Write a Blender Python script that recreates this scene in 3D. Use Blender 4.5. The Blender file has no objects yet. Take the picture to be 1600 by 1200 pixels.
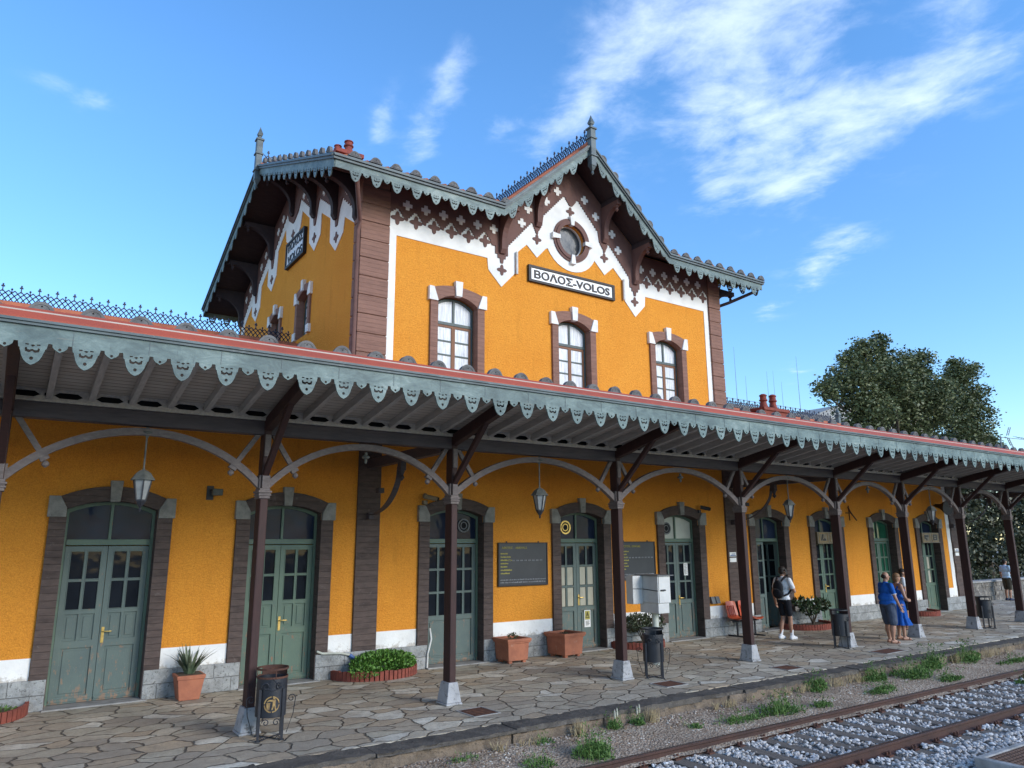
import bpy, bmesh, math, random
from mathutils import Vector, Matrix
from mathutils.geometry import tessellate_polygon
R=math.radians; PI=math.pi
rnd=random.Random(7)
sc=bpy.context.scene; COL=sc.collection
# ------------------------------------------------------------------ materials
def srgb(r,g,b):
    f=lambda c:(c/255/12.92 if c<=10 else ((c/255+.055)/1.055)**2.4)
    return (f(r),f(g),f(b))
class NT:
    def __init__(s,name):
        s.m=bpy.data.materials.new(name); s.m.use_nodes=True; s.t=s.m.node_tree; s.n=s.t.nodes; s.b=s.n['Principled BSDF']
        s.pos=s.n.new('ShaderNodeNewGeometry').outputs['Position']
    def new(s,k,**kw):
        n=s.n.new(k)
        for a,v in kw.items(): setattr(n,a,v)
        return n
    def link(s,a,b): s.t.links.new(a,b)
    def mapped(s,scale=(1,1,1),rot=(0,0,0),src=None):
        n=s.new('ShaderNodeMapping'); n.inputs['Scale'].default_value=scale; n.inputs['Rotation'].default_value=rot
        s.link(src or s.pos,n.inputs['Vector']); return n.outputs['Vector']
    def noise(s,scale,detail=4,rough=.6,vec=None,dist=0):
        n=s.new('ShaderNodeTexNoise'); n.inputs['Scale'].default_value=scale; n.inputs['Detail'].default_value=detail
        n.inputs['Roughness'].default_value=rough; n.inputs['Distortion'].default_value=dist
        s.link(vec or s.pos,n.inputs['Vector']); return n.outputs['Fac']
    def ramp(s,fac,stops,interp='LINEAR'):
        n=s.new('ShaderNodeValToRGB'); cr=n.color_ramp; cr.interpolation=interp
        while len(cr.elements)<len(stops): cr.elements.new(.5)
        for e,(p,c) in zip(cr.elements,stops):
            e.position=p; e.color=(c,c,c,1) if isinstance(c,(int,float)) else (*c,1)
        s.link(fac,n.inputs['Fac']); return n.outputs['Color']
    def mix(s,fac,a,b,mode='MIX'):
        n=s.new('ShaderNodeMix',data_type='RGBA',blend_type=mode); n.clamp_result=False
        for sock,v in ((n.inputs[0],fac),(n.inputs[6],a),(n.inputs[7],b)):
            if isinstance(v,bpy.types.NodeSocket): s.link(v,sock)
            elif isinstance(v,(int,float)): sock.default_value=v if sock==n.inputs[0] else (v,v,v,1)
            else: sock.default_value=(*v,1)
        return n.outputs[2]
    def math(s,op,a,b=0.,c=0.):
        n=s.new('ShaderNodeMath',operation=op)
        for k,v in enumerate((a,b,c)):
            if isinstance(v,bpy.types.NodeSocket): s.link(v,n.inputs[k])
            else: n.inputs[k].default_value=v
        return n.outputs[0]
    def out(s,color,rough=.7,bump=None,bd=.004,bstr=1.,metallic=0,spec=.3):
        b=s.b
        for nm,v in (('Base Color',color),('Roughness',rough)):
            if isinstance(v,bpy.types.NodeSocket): s.link(v,b.inputs[nm])
            elif nm=='Base Color': b.inputs[nm].default_value=(*v,1)
            else: b.inputs[nm].default_value=v
        b.inputs['Metallic'].default_value=metallic; b.inputs['Specular IOR Level'].default_value=spec
        if bump is not None:
            n=s.new('ShaderNodeBump'); n.inputs['Distance'].default_value=bd; n.inputs['Strength'].default_value=bstr
            s.link(bump,n.inputs['Height']); s.link(n.outputs['Normal'],b.inputs['Normal'])
        return s.m
def pmat(name,c,c2=None,vs=3,lo=.4,hi=.65,c3=None,vs3=14,lo3=.6,hi3=.68,rough=.75,bs=40,bd=.003,metallic=0,spec=.3,st=(1,1,1),st3=None):
    t=NT(name); v=t.mapped(st)
    c2=c2 or tuple(x*.75 for x in c)
    col=t.ramp(t.noise(vs,5,.6,v),[(lo,c),(hi,c2)])
    if c3: col=t.mix(t.ramp(t.noise(vs3,6,.7,t.mapped(st3) if st3 else v),[(lo3,0),(hi3,1)]),col,c3)
    return t.out(col,rough,t.noise(bs,4,.6,v) if bd else None,bd,metallic=metallic,spec=spec)
def stucco(name,c,c2,c3):
    t=NT(name)
    col=t.ramp(t.noise(.9,5,.65),[(.35,c),(.7,c2)])
    col=t.mix(t.ramp(t.noise(62,4,.75),[(.40,.55),(.56,0)]),col,c3)
    col=t.mix(t.ramp(t.noise(1.6,6,.7,t.mapped((2.6,2.6,.35))),[(.56,0),(.76,.26)]),col,tuple(x*.55 for x in c3))
    col=t.mix(t.ramp(t.noise(2.3,7,.75),[(.60,0),(.72,.35)]),col,tuple(x*.78 for x in c2))
    h=t.math('ADD',t.noise(55,5,.8),t.math('MULTIPLY',t.noise(19,4,.7,t.mapped((.8,.8,1.3))),.9))
    return t.out(col,.92,h,.03,1.,spec=.12)
MAT={}
MAT['stucco']=stucco('orange_stucco',srgb(246,169,68),srgb(239,160,62),srgb(204,117,46))
MAT['white']=pmat('white_plaster',(.78,.77,.74),(.66,.65,.62),2.2,.45,.75,c3=(.42,.40,.37),vs3=5,lo3=.68,hi3=.8,bs=70,bd=.002,rough=.85)
def dado():
    t=NT('white_dado_paint'); sep=t.new('ShaderNodeSeparateXYZ'); t.link(t.pos,sep.inputs[0])
    col=t.ramp(t.noise(2.,5,.65),[(.4,(.80,.80,.79)),(.75,(.66,.66,.65))])
    spl=t.math('ADD',t.noise(7,7,.75),t.ramp(sep.outputs['Z'],[(.48,.20),(.62,.04),(.8,0)]))
    col=t.mix(t.ramp(spl,[(.62,0),(.74,.75)]),col,(.36,.32,.27))
    return t.out(col,.85,t.noise(26,4,.7),.006,spec=.2)
MAT['dado']=dado()
def coursed(name,c,c2,pitch,joint,bd=.006,c3=None):
    t=NT(name)
    sep=t.new('ShaderNodeSeparateXYZ'); t.link(t.pos,sep.inputs[0])
    z=t.math('MULTIPLY',sep.outputs['Z'],1/pitch)
    z=t.math('ADD',z,t.math('MULTIPLY',t.noise(1.5,3),.25))
    fr=t.math('FRACT',z); d=t.math('ABSOLUTE',t.math('SUBTRACT',fr,.5))
    j=t.ramp(d,[(.455,0),(.49,1)])
    course=t.new('ShaderNodeTexWhiteNoise',noise_dimensions='1D'); t.link(t.math('FLOOR',z),course.inputs['W'])
    col=t.ramp(t.noise(5,5,.65,t.mapped((1,1,3))),[(.35,c),(.65,c2)])
    col=t.mix(t.math('MULTIPLY',course.outputs['Value'],.35),col,tuple(x*1.35 for x in c))
    if c3: col=t.mix(t.ramp(t.noise(11,5,.7),[(.6,0),(.72,.7)]),col,c3)
    col=t.mix(t.math('MULTIPLY',t.math('MULTIPLY',j,.45),t.ramp(t.noise(2.2,4),[(.4,.15),(.6,1)])),col,joint)
    h=t.math('SUBTRACT',t.math('MULTIPLY',t.noise(16,5,.7,t.mapped((1,1,3))),.8),j)
    return t.out(col,.85,h,bd,spec=.2)
MAT['brownstone']=coursed('weathered_brown_stone',(.105,.078,.070),(.062,.047,.044),.115,(.05,.040,.038),.007,c3=(.16,.135,.125))
MAT['brickbrown']=coursed('painted_brown_brick',(.235,.130,.098),(.185,.102,.078),.10,(.11,.065,.052),.005)
MAT['paintbrown']=pmat('brown_facade_paint',(.155,.083,.070),(.115,.062,.053),2.5,.4,.7,bs=25,bd=.004,rough=.8)
def plinth():
    t=NT('grey_plinth_stone')
    b=t.new('ShaderNodeTexBrick'); t.link(t.mapped((1,1,1),(R(90),0,0)),b.inputs['Vector'])
    b.inputs['Scale'].default_value=1.; b.inputs['Brick Width'].default_value=.62; b.inputs['Row Height'].default_value=.245; b.inputs['Mortar Size'].default_value=.006; b.inputs['Mortar Smooth'].default_value=.2
    col=t.ramp(t.noise(4,6,.7),[(.3,(.40,.41,.41)),(.5,(.30,.31,.31)),(.66,(.20,.205,.205))])
    col=t.mix(t.ramp(t.noise(22,6,.75),[(.55,0),(.64,.85)]),col,(.085,.085,.082))
    col=t.mix(t.math('MULTIPLY',b.outputs['Fac'],.8),col,(.10,.10,.10))
    h=t.math('SUBTRACT',t.noise(18,6,.75),t.math('MULTIPLY',b.outputs['Fac'],.8))
    return t.out(col,.9,h,.02,spec=.2)
MAT['plinth']=plinth()
MAT['impost']=pmat('grey_rough_stone',(.30,.295,.27),(.19,.185,.175),6,.35,.65,c3=(.11,.105,.10),vs3=16,lo3=.6,hi3=.7,bs=35,bd=.012,rough=.9)
MAT['whitestone']=pmat('white_painted_stone',(.76,.75,.72),(.62,.61,.58),5,.45,.7,bs=30,bd=.004,rough=.85)
def teal():
    t=NT('weathered_teal_zinc')
    v=t.mapped((.7,1,1.6))
    col=t.ramp(t.math('ADD',t.math('MULTIPLY',t.noise(1.1,4,.6),.45),t.math('MULTIPLY',t.noise(4.2,8,.75,v,.8),.55)),[(.32,(.040,.062,.063)),(.45,(.085,.125,.122)),(.55,(.150,.205,.192)),(.68,(.31,.36,.33))])
    col=t.mix(t.ramp(t.noise(7,6,.75,t.mapped((.5,1,2.5))),[(.62,0),(.70,.7)]),col,(.22,.19,.15))
    col=t.mix(t.ramp(t.noise(9,6,.7,t.mapped((3,3,.5))),[(.60,0),(.72,.5)]),col,(.05,.065,.068))
    return t.out(col,.55,t.noise(12,5,.6,v),.004,spec=.4)
MAT['teal']=teal()
MAT['tealdark']=pmat('grey_green_moulding',(.115,.145,.15),(.075,.095,.10),5,c3=(.25,.28,.28),vs3=9,lo3=.6,hi3=.75,bs=25,bd=.003,rough=.5,st=(.5,1,1))
MAT['redstrip']=pmat('red_flashing_paint',(.38,.078,.042),(.30,.068,.042),1.5,c3=(.27,.10,.07),vs3=10,lo3=.64,hi3=.75,bs=20,bd=.002,rough=.6)
def tiles():
    t=NT('red_roof_tile')
    col=t.ramp(t.noise(6,5,.7),[(.3,(.50,.17,.09)),(.55,(.38,.13,.075)),(.75,(.22,.09,.065))])
    return t.out(col,.85,t.noise(20,4,.7),.01,spec=.15)
MAT['tile']=tiles()
MAT['antefix']=pmat('grey_clay_antefix',(.16,.155,.15),(.095,.09,.09),8,c3=(.27,.15,.11),vs3=12,lo3=.6,hi3=.72,bs=30,bd=.004,rough=.8)
MAT['terracotta']=pmat('terracotta_clay',(.40,.15,.085),(.31,.115,.07),5,c3=(.44,.27,.20),vs3=9,lo3=.6,hi3=.75,bs=30,bd=.003,rough=.8)
MAT['potred']=pmat('red_chimney_clay',(.27,.06,.042),(.18,.045,.036),6,bs=20,bd=.003)
def wood(name,c,c2,c3=None,axis=(1,1,1),rough=.7,k3=(.6,.7),bd=.003):
    t=NT(name); v=t.mapped(axis)
    col=t.ramp(t.noise(5,6,.65,v),[(.3,c),(.65,c2)])
    if c3: col=t.mix(t.ramp(t.noise(7,7,.75,v),[(k3[0],0),(k3[1],1)]),col,c3)
    return t.out(col,rough,t.noise(14,5,.6,v),bd,spec=.3)
MAT['coldark']=wood('dark_brown_painted_timber',(.055,.024,.022),(.036,.018,.017),(.11,.08,.075),(4,4,.6),.62,(.68,.8))
MAT['archwood']=wood('worn_grey_brown_timber',(.20,.165,.155),(.12,.098,.094),(.26,.23,.22),(2,6,4),.7,(.58,.75))
MAT['beamwood']=wood('blue_grey_painted_beam',(.080,.066,.074),(.048,.042,.050),(.12,.11,.115),(.6,5,5),.6,(.62,.8))
def planks():
    t=NT('grey_ceiling_planks')
    sep=t.new('ShaderNodeSeparateXYZ'); t.link(t.pos,sep.inputs[0])
    y=t.math('MULTIPLY',sep.outputs['Y'],1/.115); fr=t.math('ABSOLUTE',t.math('SUBTRACT',t.math('FRACT',y),.5))
    j=t.ramp(fr,[(.44,0),(.485,1)])
    w=t.new('ShaderNodeTexWhiteNoise',noise_dimensions='1D'); t.link(t.math('FLOOR',y),w.inputs['W'])
    col=t.ramp(t.noise(3,6,.65,t.mapped((.5,8,1))),[(.3,(.52,.455,.39)),(.65,(.385,.335,.285))])
    col=t.mix(t.math('MULTIPLY',w.outputs['Value'],.3),col,(.6,.55,.5))
    col=t.mix(t.math('MULTIPLY',j,.9),col,(.03,.028,.026))
    return t.out(col,.85,t.math('SUBTRACT',1.,j),.01,spec=.15)
MAT['planks']=planks()
MAT['rafter']=wood('grey_rafter_timber',(.50,.46,.42),(.36,.33,.30),(.10,.085,.08),(5,.7,5),.8,(.62,.75))
MAT['soffit']=wood('dark_soffit_boards',(.055,.040,.042),(.036,.028,.032),None,(1,3,1),.8)
def greenpaint(name,c,c2,worn,amount):
    t=NT(name); v=t.mapped((2,2,.8))
    sep=t.new('ShaderNodeSeparateXYZ'); t.link(t.pos,sep.inputs[0])
    col=t.ramp(t.noise(2.4,5,.6),[(.35,c),(.65,c2)])
    low=t.ramp(sep.outputs['Z'],[(0,.15),(.10,.10),(.28,.05),(.95,.035),(1,0.)])
    wn=t.math('ADD',t.noise(6.5,8,.75,v),low)
    col=t.mix(t.ramp(wn,[(amount,0),(amount+.05,.85)]),col,worn)
    col=t.mix(t.ramp(t.noise(19,6,.7,t.mapped((3,3,.6))),[(.63,0),(.7,.55)]),col,(.26,.27,.23))
    return t.out(col,.5,t.noise(30,4,.6,v),.002,spec=.4)
MAT['doorgreen']=greenpaint('worn_green_door_paint',(.110,.168,.120),(.088,.138,.108),(.27,.13,.075),.635)
MAT['doorblue']=greenpaint('worn_grey_green_door_paint',(.112,.152,.138),(.092,.128,.122),(.27,.165,.105),.615)
MAT['framegrey']=wood('grey_green_window_frame',(.085,.115,.11),(.06,.08,.08),(.16,.15,.13),(3,3,1),.5)
MAT['casement']=wood('orange_brown_casement_wood',(.24,.105,.05),(.16,.075,.04),(.12,.10,.085),(4,4,.6),.6,(.58,.72))
def glass(name,c,rough=.04,spec=.5):
    t=NT(name)
    return t.out(t.ramp(t.noise(1.3,2),[(.35,c),(.7,tuple(x*1.8+.003 for x in c))]),rough,t.noise(2.2,2),.006,spec=spec)
MAT['glass']=glass('dark_door_glass',(.007,.009,.013),.06,.16)
MAT['glassup']=glass('transom_glass',(.013,.020,.040),.08,.07)
MAT['oculusglass']=glass('dusty_round_glass',(.035,.042,.048),.20,.35)
def curtain():
    t=NT('white_net_curtain'); 
    w=t.noise(16,3,.6,t.mapped((2.4,1,.12)))
    col=t.ramp(w,[(.35,(.80,.82,.84)),(.5,(.62,.65,.68)),(.68,(.46,.49,.53))])
    t.out(col,.35,w,.02,spec=.5); return t.m
MAT['curtain']=curtain()
MAT['paper']=pmat('yellowed_paper',(.46,.44,.35),(.40,.38,.30),4,bd=.001)
MAT['paleblind']=pmat('pale_blind',(.52,.53,.46),(.42,.43,.38),2,bd=.001,rough=.4)
MAT['greenpane']=glass('green_interior_glass',(.015,.075,.045),.08,.4)  # pane colour carries the green of the interior behind it
MAT['brass']=pmat('brass',(.60,.42,.14),(.45,.30,.10),10,metallic=.9,rough=.35,bd=0)
MAT['iron']=pmat('dark_wrought_iron',(.022,.023,.030),(.012,.013,.018),8,rough=.5,bs=30,bd=.001,spec=.5)
MAT['crest']=pmat('dark_blue_cast_iron',(.022,.024,.055),(.014,.015,.035),8,rough=.5,bd=0)
MAT['binmetal']=pmat('dark_blue_grey_sheet_metal',(.017,.019,.026),(.010,.011,.016),4,c3=(.06,.05,.048),vs3=8,lo3=.62,hi3=.75,rough=.45,bs=12,bd=.003,spec=.5)
MAT['rusty']=pmat('rusty_sheet_metal',(.11,.048,.03),(.06,.03,.024),9,rough=.8,bs=40,bd=.003)
MAT['rustlight']=pmat('light_rusty_steel',(.20,.115,.075),(.13,.075,.05),9,rough=.85,bs=40,bd=.003)
MAT['gold']=pmat('faded_gold_paint',(.36,.235,.09),(.17,.11,.06),20,bd=0)
MAT['lampmetal']=pmat('patinated_lamp_metal',(.15,.155,.14),(.08,.085,.08),7,rough=.55,bs=20,bd=.002)
MAT['lampglass']=pmat('frosted_lamp_glass',(.36,.37,.36),(.24,.25,.25),3,rough=.2,bd=0,spec=.5)
MAT['sign_white']=pmat('white_enamel',(.80,.80,.79),(.74,.74,.73),3,rough=.3,bd=0,spec=.5)
MAT['sign_black']=pmat('black_sign_paint',(.018,.015,.016),(.028,.022,.022),6,rough=.5,bd=0)
MAT['board']=pmat('dark_slate_board',(.022,.026,.033),(.030,.034,.042),3,rough=.45,bd=0,spec=.4)
MAT['yellow']=pmat('yellow_lettering',(.42,.37,.08),(.34,.30,.08),9,bd=0)
MAT['greytext']=pmat('grey_lettering',(.26,.27,.29),(.18,.19,.21),9,bd=0)
MAT['cream']=pmat('cream_panel',(.22,.175,.115),(.16,.125,.08),7,bd=0,rough=.5)
MAT['cabinet']=pmat('white_cabinet_paint',(.60,.60,.58),(.50,.50,.49),3,c3=(.35,.32,.28),vs3=8,lo3=.7,hi3=.8,rough=.5,bs=15,bd=.001)
MAT['cabinetpost']=pmat('pale_green_grey_post',(.48,.50,.44),(.36,.37,.33),5,rough=.7,bs=25,bd=.002)
MAT['orangeplastic']=pmat('orange_plastic',(.56,.095,.035),(.44,.075,.03),2,rough=.38,bd=0,spec=.5)
MAT['concrete']=pmat('weathered_concrete',(.34,.33,.32),(.23,.225,.215),4,c3=(.13,.125,.12),vs3=9,lo3=.6,hi3=.75,bs=30,bd=.008,rough=.9)
MAT['baseblock']=pmat('pale_grey_column_base',(.39,.39,.40),(.29,.29,.295),5,c3=(.14,.135,.13),vs3=8,lo3=.54,hi3=.64,bs=25,bd=.008,rough=.85)
MAT['kerb']=pmat('dark_kerb_stone',(.115,.10,.085),(.06,.053,.047),4,c3=(.21,.19,.165),vs3=9,lo3=.6,hi3=.72,bs=22,bd=.02,rough=.95)
MAT['kerbside']=pmat('rough_kerb_face',(.215,.165,.12),(.125,.098,.075),3.5,c3=(.07,.062,.055),vs3=12,lo3=.56,hi3=.68,bs=18,bd=.03,rough=.95)
MAT['rail']=pmat('rusty_rail_steel',(.070,.034,.026),(.045,.024,.020),6,c3=(.11,.05,.034),vs3=14,lo3=.6,hi3=.75,rough=.7,bs=40,bd=.002,st=(.4,1,1))
MAT['railtop']=pmat('worn_rail_head',(.16,.12,.105),(.11,.075,.06),4,rough=.4,metallic=.6,bd=.001,st=(.3,2,1))
MAT['sleeper']=wood('grey_brown_sleeper_timber',(.20,.165,.135),(.13,.108,.09),(.27,.24,.21),(6,.8,4),.9,(.58,.72),.012)
def stones(name,cols):
    t=NT(name)
    g=t.new('ShaderNodeNewGeometry'); col=t.ramp(g.outputs['Random Per Island'],cols,'CONSTANT')
    col=t.mix(t.ramp(t.noise(40,4,.6),[(.4,0),(.75,.35)]),col,(.12,.12,.125))
    return t.out(col,.85,t.noise(50,3,.6),.004,spec=.2)
MAT['ballast']=stones('grey_ballast_stone',[(0,(.48,.46,.44)),(.25,(.60,.575,.555)),(.45,(.68,.66,.63)),(.6,(.40,.385,.37)),(.75,(.52,.47,.42)),(.88,(.78,.76,.73)),(.95,(.24,.205,.18))])
MAT['gravelstone']=stones('brown_gravel_stone',[(0,(.34,.24,.17)),(.3,(.43,.34,.265)),(.55,(.54,.46,.38)),(.75,(.24,.16,.11)),(.9,(.68,.63,.55))])
def groundmat(name,a,b,c,sc1,bd=.03):
    t=NT(name)
    v=t.new('ShaderNodeTexVoronoi'); v.inputs['Scale'].default_value=sc1; t.link(t.pos,v.inputs['Vector'])
    sp=t.new('ShaderNodeSeparateColor'); t.link(v.outputs['Color'],sp.inputs[0])
    col=t.ramp(sp.outputs[0],[(0,a),(.5,b),(1,c)])
    col=t.mix(t.ramp(t.noise(1.4,5,.65),[(.42,0),(.62,.75)]),col,tuple(x*.62 for x in b))
    return t.out(col,.95,t.math('ADD',v.outputs['Distance'],t.noise(30,4)),bd,spec=.1)
MAT['ground']=groundmat('dusty_ground',(.32,.29,.25),(.37,.34,.30),(.44,.415,.375),18)
MAT['ballastbed']=groundmat('dark_ballast_bed',(.20,.18,.165),(.30,.28,.26),(.42,.40,.38),26)
MAT['gravel']=groundmat('reddish_gravel',(.27,.185,.125),(.36,.275,.205),(.48,.41,.33),30,.02)
def flag():
    t=NT('crazy_paving_flagstone')
    n=t.new('ShaderNodeTexNoise'); n.inputs['Scale'].default_value=1.7; n.inputs['Detail'].default_value=3; t.link(t.pos,n.inputs['Vector'])
    vm=t.new('ShaderNodeVectorMath',operation='MULTIPLY_ADD'); t.link(n.outputs['Color'],vm.inputs[0]); vm.inputs[1].default_value=(.38,.38,0); t.link(t.pos,vm.inputs[2])
    mp=t.mapped((2.0,3.1,0),(0,0,.25),vm.outputs[0])
    v=t.new('ShaderNodeTexVoronoi',voronoi_dimensions='2D'); v.inputs['Scale'].default_value=1; v.inputs['Randomness'].default_value=.95; t.link(mp,v.inputs['Vector'])
    e=t.new('ShaderNodeTexVoronoi',voronoi_dimensions='2D',feature='DISTANCE_TO_EDGE'); e.inputs['Scale'].default_value=1; e.inputs['Randomness'].default_value=.95; t.link(mp,e.inputs['Vector'])
    sp=t.new('ShaderNodeSeparateColor'); t.link(v.outputs['Color'],sp.inputs[0])
    col=t.ramp(sp.outputs[0],[(0,(.47,.40,.305)),(.16,(.56,.495,.385)),(.32,(.40,.35,.28)),(.48,(.68,.62,.50)),(.62,(.50,.395,.275)),(.74,(.52,.47,.365)),(.9,(.78,.74,.63))],'CONSTANT')
    col=t.mix(t.ramp(t.noise(3.5,7,.72),[(.36,0),(.68,.70)]),col,(.27,.225,.17))
    col=t.mix(t.ramp(t.noise(24,5,.7),[(.5,0),(.72,.45)]),col,(.17,.155,.135))
    col=t.mix(t.ramp(t.noise(.55,4,.6),[(.42,0),(.62,.45)]),col,(.24,.205,.165))
    ed=t.math('ADD',e.outputs['Distance'],t.math('MULTIPLY',t.math('SUBTRACT',t.noise(9,4),.5),.11))
    j=t.ramp(ed,[(.010,1),(.046,0)])
    col=t.mix(t.math('MULTIPLY',j,.85),col,(.095,.08,.064))
    h=t.math('SUBTRACT',t.math('ADD',t.math('MULTIPLY',t.noise(9,6,.7),.55),t.math('MULTIPLY',sp.outputs[1],.35)),j)
    return t.out(col,t.ramp(t.noise(6,4),[(.3,.62),(.7,.85)]),h,.035,spec=.3)
MAT['flag']=flag()
def leafmat(name,cols,rough=.5,spec=.35,trans=.15):
    t=NT(name); g=t.new('ShaderNodeNewGeometry')
    col=t.ramp(g.outputs['Random Per Island'],cols)
    t.out(col,rough,None,spec=spec)
    return t.m
MAT['leaf_tree']=leafmat('dark_tree_leaf',[(0,(.052,.064,.026)),(.4,(.090,.110,.042)),(.75,(.135,.155,.060)),(1,(.20,.205,.10))])
MAT['leaf_olive']=leafmat('olive_tree_leaf',[(0,(.035,.042,.020)),(.6,(.060,.068,.030)),(1,(.10,.105,.055))])
MAT['leaf_hedge']=leafmat('dark_hedge_leaf',[(0,(.032,.036,.016)),(.6,(.062,.066,.028)),(1,(.135,.125,.062))])
MAT['leaf_bed']=leafmat('bright_green_leaf',[(0,(.045,.115,.016)),(.6,(.085,.20,.03)),(1,(.15,.28,.055))])
MAT['leaf_weed']=leafmat('weed_leaf',[(0,(.05,.105,.022)),(.6,(.085,.17,.035)),(1,(.15,.235,.065))],.7)
MAT['leaf_dry']=leafmat('dry_grass_blade',[(0,(.20,.15,.085)),(.6,(.30,.235,.13)),(1,(.40,.34,.21))],.8)
MAT['leaf_litter']=leafmat('withered_leaf',[(0,(.10,.055,.032)),(.5,(.19,.115,.065)),(.8,(.28,.19,.11)),(1,(.36,.29,.19))],.8)
MAT['leaf_aloe']=leafmat('aloe_leaf',[(0,(.055,.085,.050)),(.6,(.085,.12,.070)),(1,(.13,.165,.10))],.45)
MAT['leaf_shrub']=leafmat('glossy_dark_leaf',[(0,(.020,.036,.016)),(.6,(.036,.062,.026)),(1,(.075,.105,.05))],.35)
MAT['leaf_olive_shrub']=leafmat('grey_green_shrub_leaf',[(0,(.035,.048,.025)),(.6,(.06,.078,.04)),(1,(.13,.14,.085))],.5)
MAT['bark']=pmat('rough_bark',(.10,.078,.058),(.06,.048,.038),6,bs=18,bd=.03,rough=.95,st=(2,2,.5))
MAT['soil']=pmat('dry_soil',(.10,.075,.052),(.065,.05,.037),6,bs=25,bd=.02,rough=.95)
MAT['brickred']=pmat('red_edging_brick',(.24,.065,.045),(.17,.05,.038),9,bs=25,bd=.005,rough=.85)
MAT['rubble']=pmat('rubble_stone_wall',(.20,.185,.165),(.12,.11,.10),3,c3=(.30,.275,.24),vs3=4,lo3=.55,hi3=.6,bs=9,bd=.06,rough=.95)
MAT['farwhite']=pmat('pale_far_wall',(.62,.60,.56),(.54,.52,.48),.3,bd=0)
MAT['fargrey']=pmat('grey_far_roof',(.33,.33,.32),(.27,.27,.26),.4,bd=0)
MAT['mastgrey']=pmat('grey_mast_steel',(.22,.23,.25),(.18,.19,.2),2,bd=0)
MAT['skin']=pmat('tanned_skin',(.40,.22,.15),(.34,.18,.12),12,bd=0,rough=.5,spec=.35)
MAT['hair_dark']=pmat('dark_hair',(.018,.013,.011),(.03,.022,.018),30,bs=60,bd=.006,rough=.6)
MAT['hair_blond']=pmat('light_brown_hair',(.24,.13,.06),(.15,.08,.04),30,bs=60,bd=.006,rough=.55)
MAT['blueshirt']=pmat('bright_blue_cotton',(.022,.115,.42),(.018,.09,.35),6,bs=9,bd=.02,rough=.9,spec=.1)
MAT['bluedress']=pmat('blue_dress_cotton',(.020,.095,.36),(.016,.075,.29),6,bs=11,bd=.02,rough=.9,spec=.1)
MAT['denim']=pmat('grey_blue_denim',(.085,.105,.15),(.06,.075,.11),7,bs=14,bd=.015,rough=.95,spec=.1)
MAT['whitecloth']=pmat('white_cotton',(.72,.74,.78),(.62,.64,.68),6,bs=10,bd=.02,rough=.9,spec=.1)
MAT['paleblue']=pmat('pale_blue_cotton',(.46,.60,.74),(.40,.53,.66),6,bs=10,bd=.02,rough=.9,spec=.1)
MAT['blackcloth']=pmat('black_cloth',(.010,.011,.015),(.016,.017,.022),6,bs=12,bd=.015,rough=.85,spec=.2)
MAT['khaki']=pmat('khaki_cloth',(.075,.068,.050),(.055,.050,.038),6,bs=12,bd=.015,rough=.95,spec=.1)
MAT['sole']=pmat('sandal_leather',(.17,.075,.045),(.12,.055,.035),9,bd=0)
MAT['navyshoe']=pmat('navy_shoe',(.02,.03,.07),(.015,.02,.05),9,bd=0)
MAT['bluepipe']=pmat('blue_plastic_pipe',(.03,.10,.30),(.03,.08,.22),6,bd=0,rough=.5)
MAT['whitepvc']=pmat('white_conduit',(.62,.62,.60),(.5,.5,.48),6,bd=0,rough=.5)
MAT['darkroom']=pmat('dark_interior',(.012,.012,.014),(.018,.018,.02),2,bd=0,rough=.9)  # near-black colour stands in for the darkness of unlit depth
MAT['metalgrey']=pmat('grey_cast_metal',(.16,.165,.17),(.11,.115,.12),6,rough=.5,bd=0)
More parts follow.
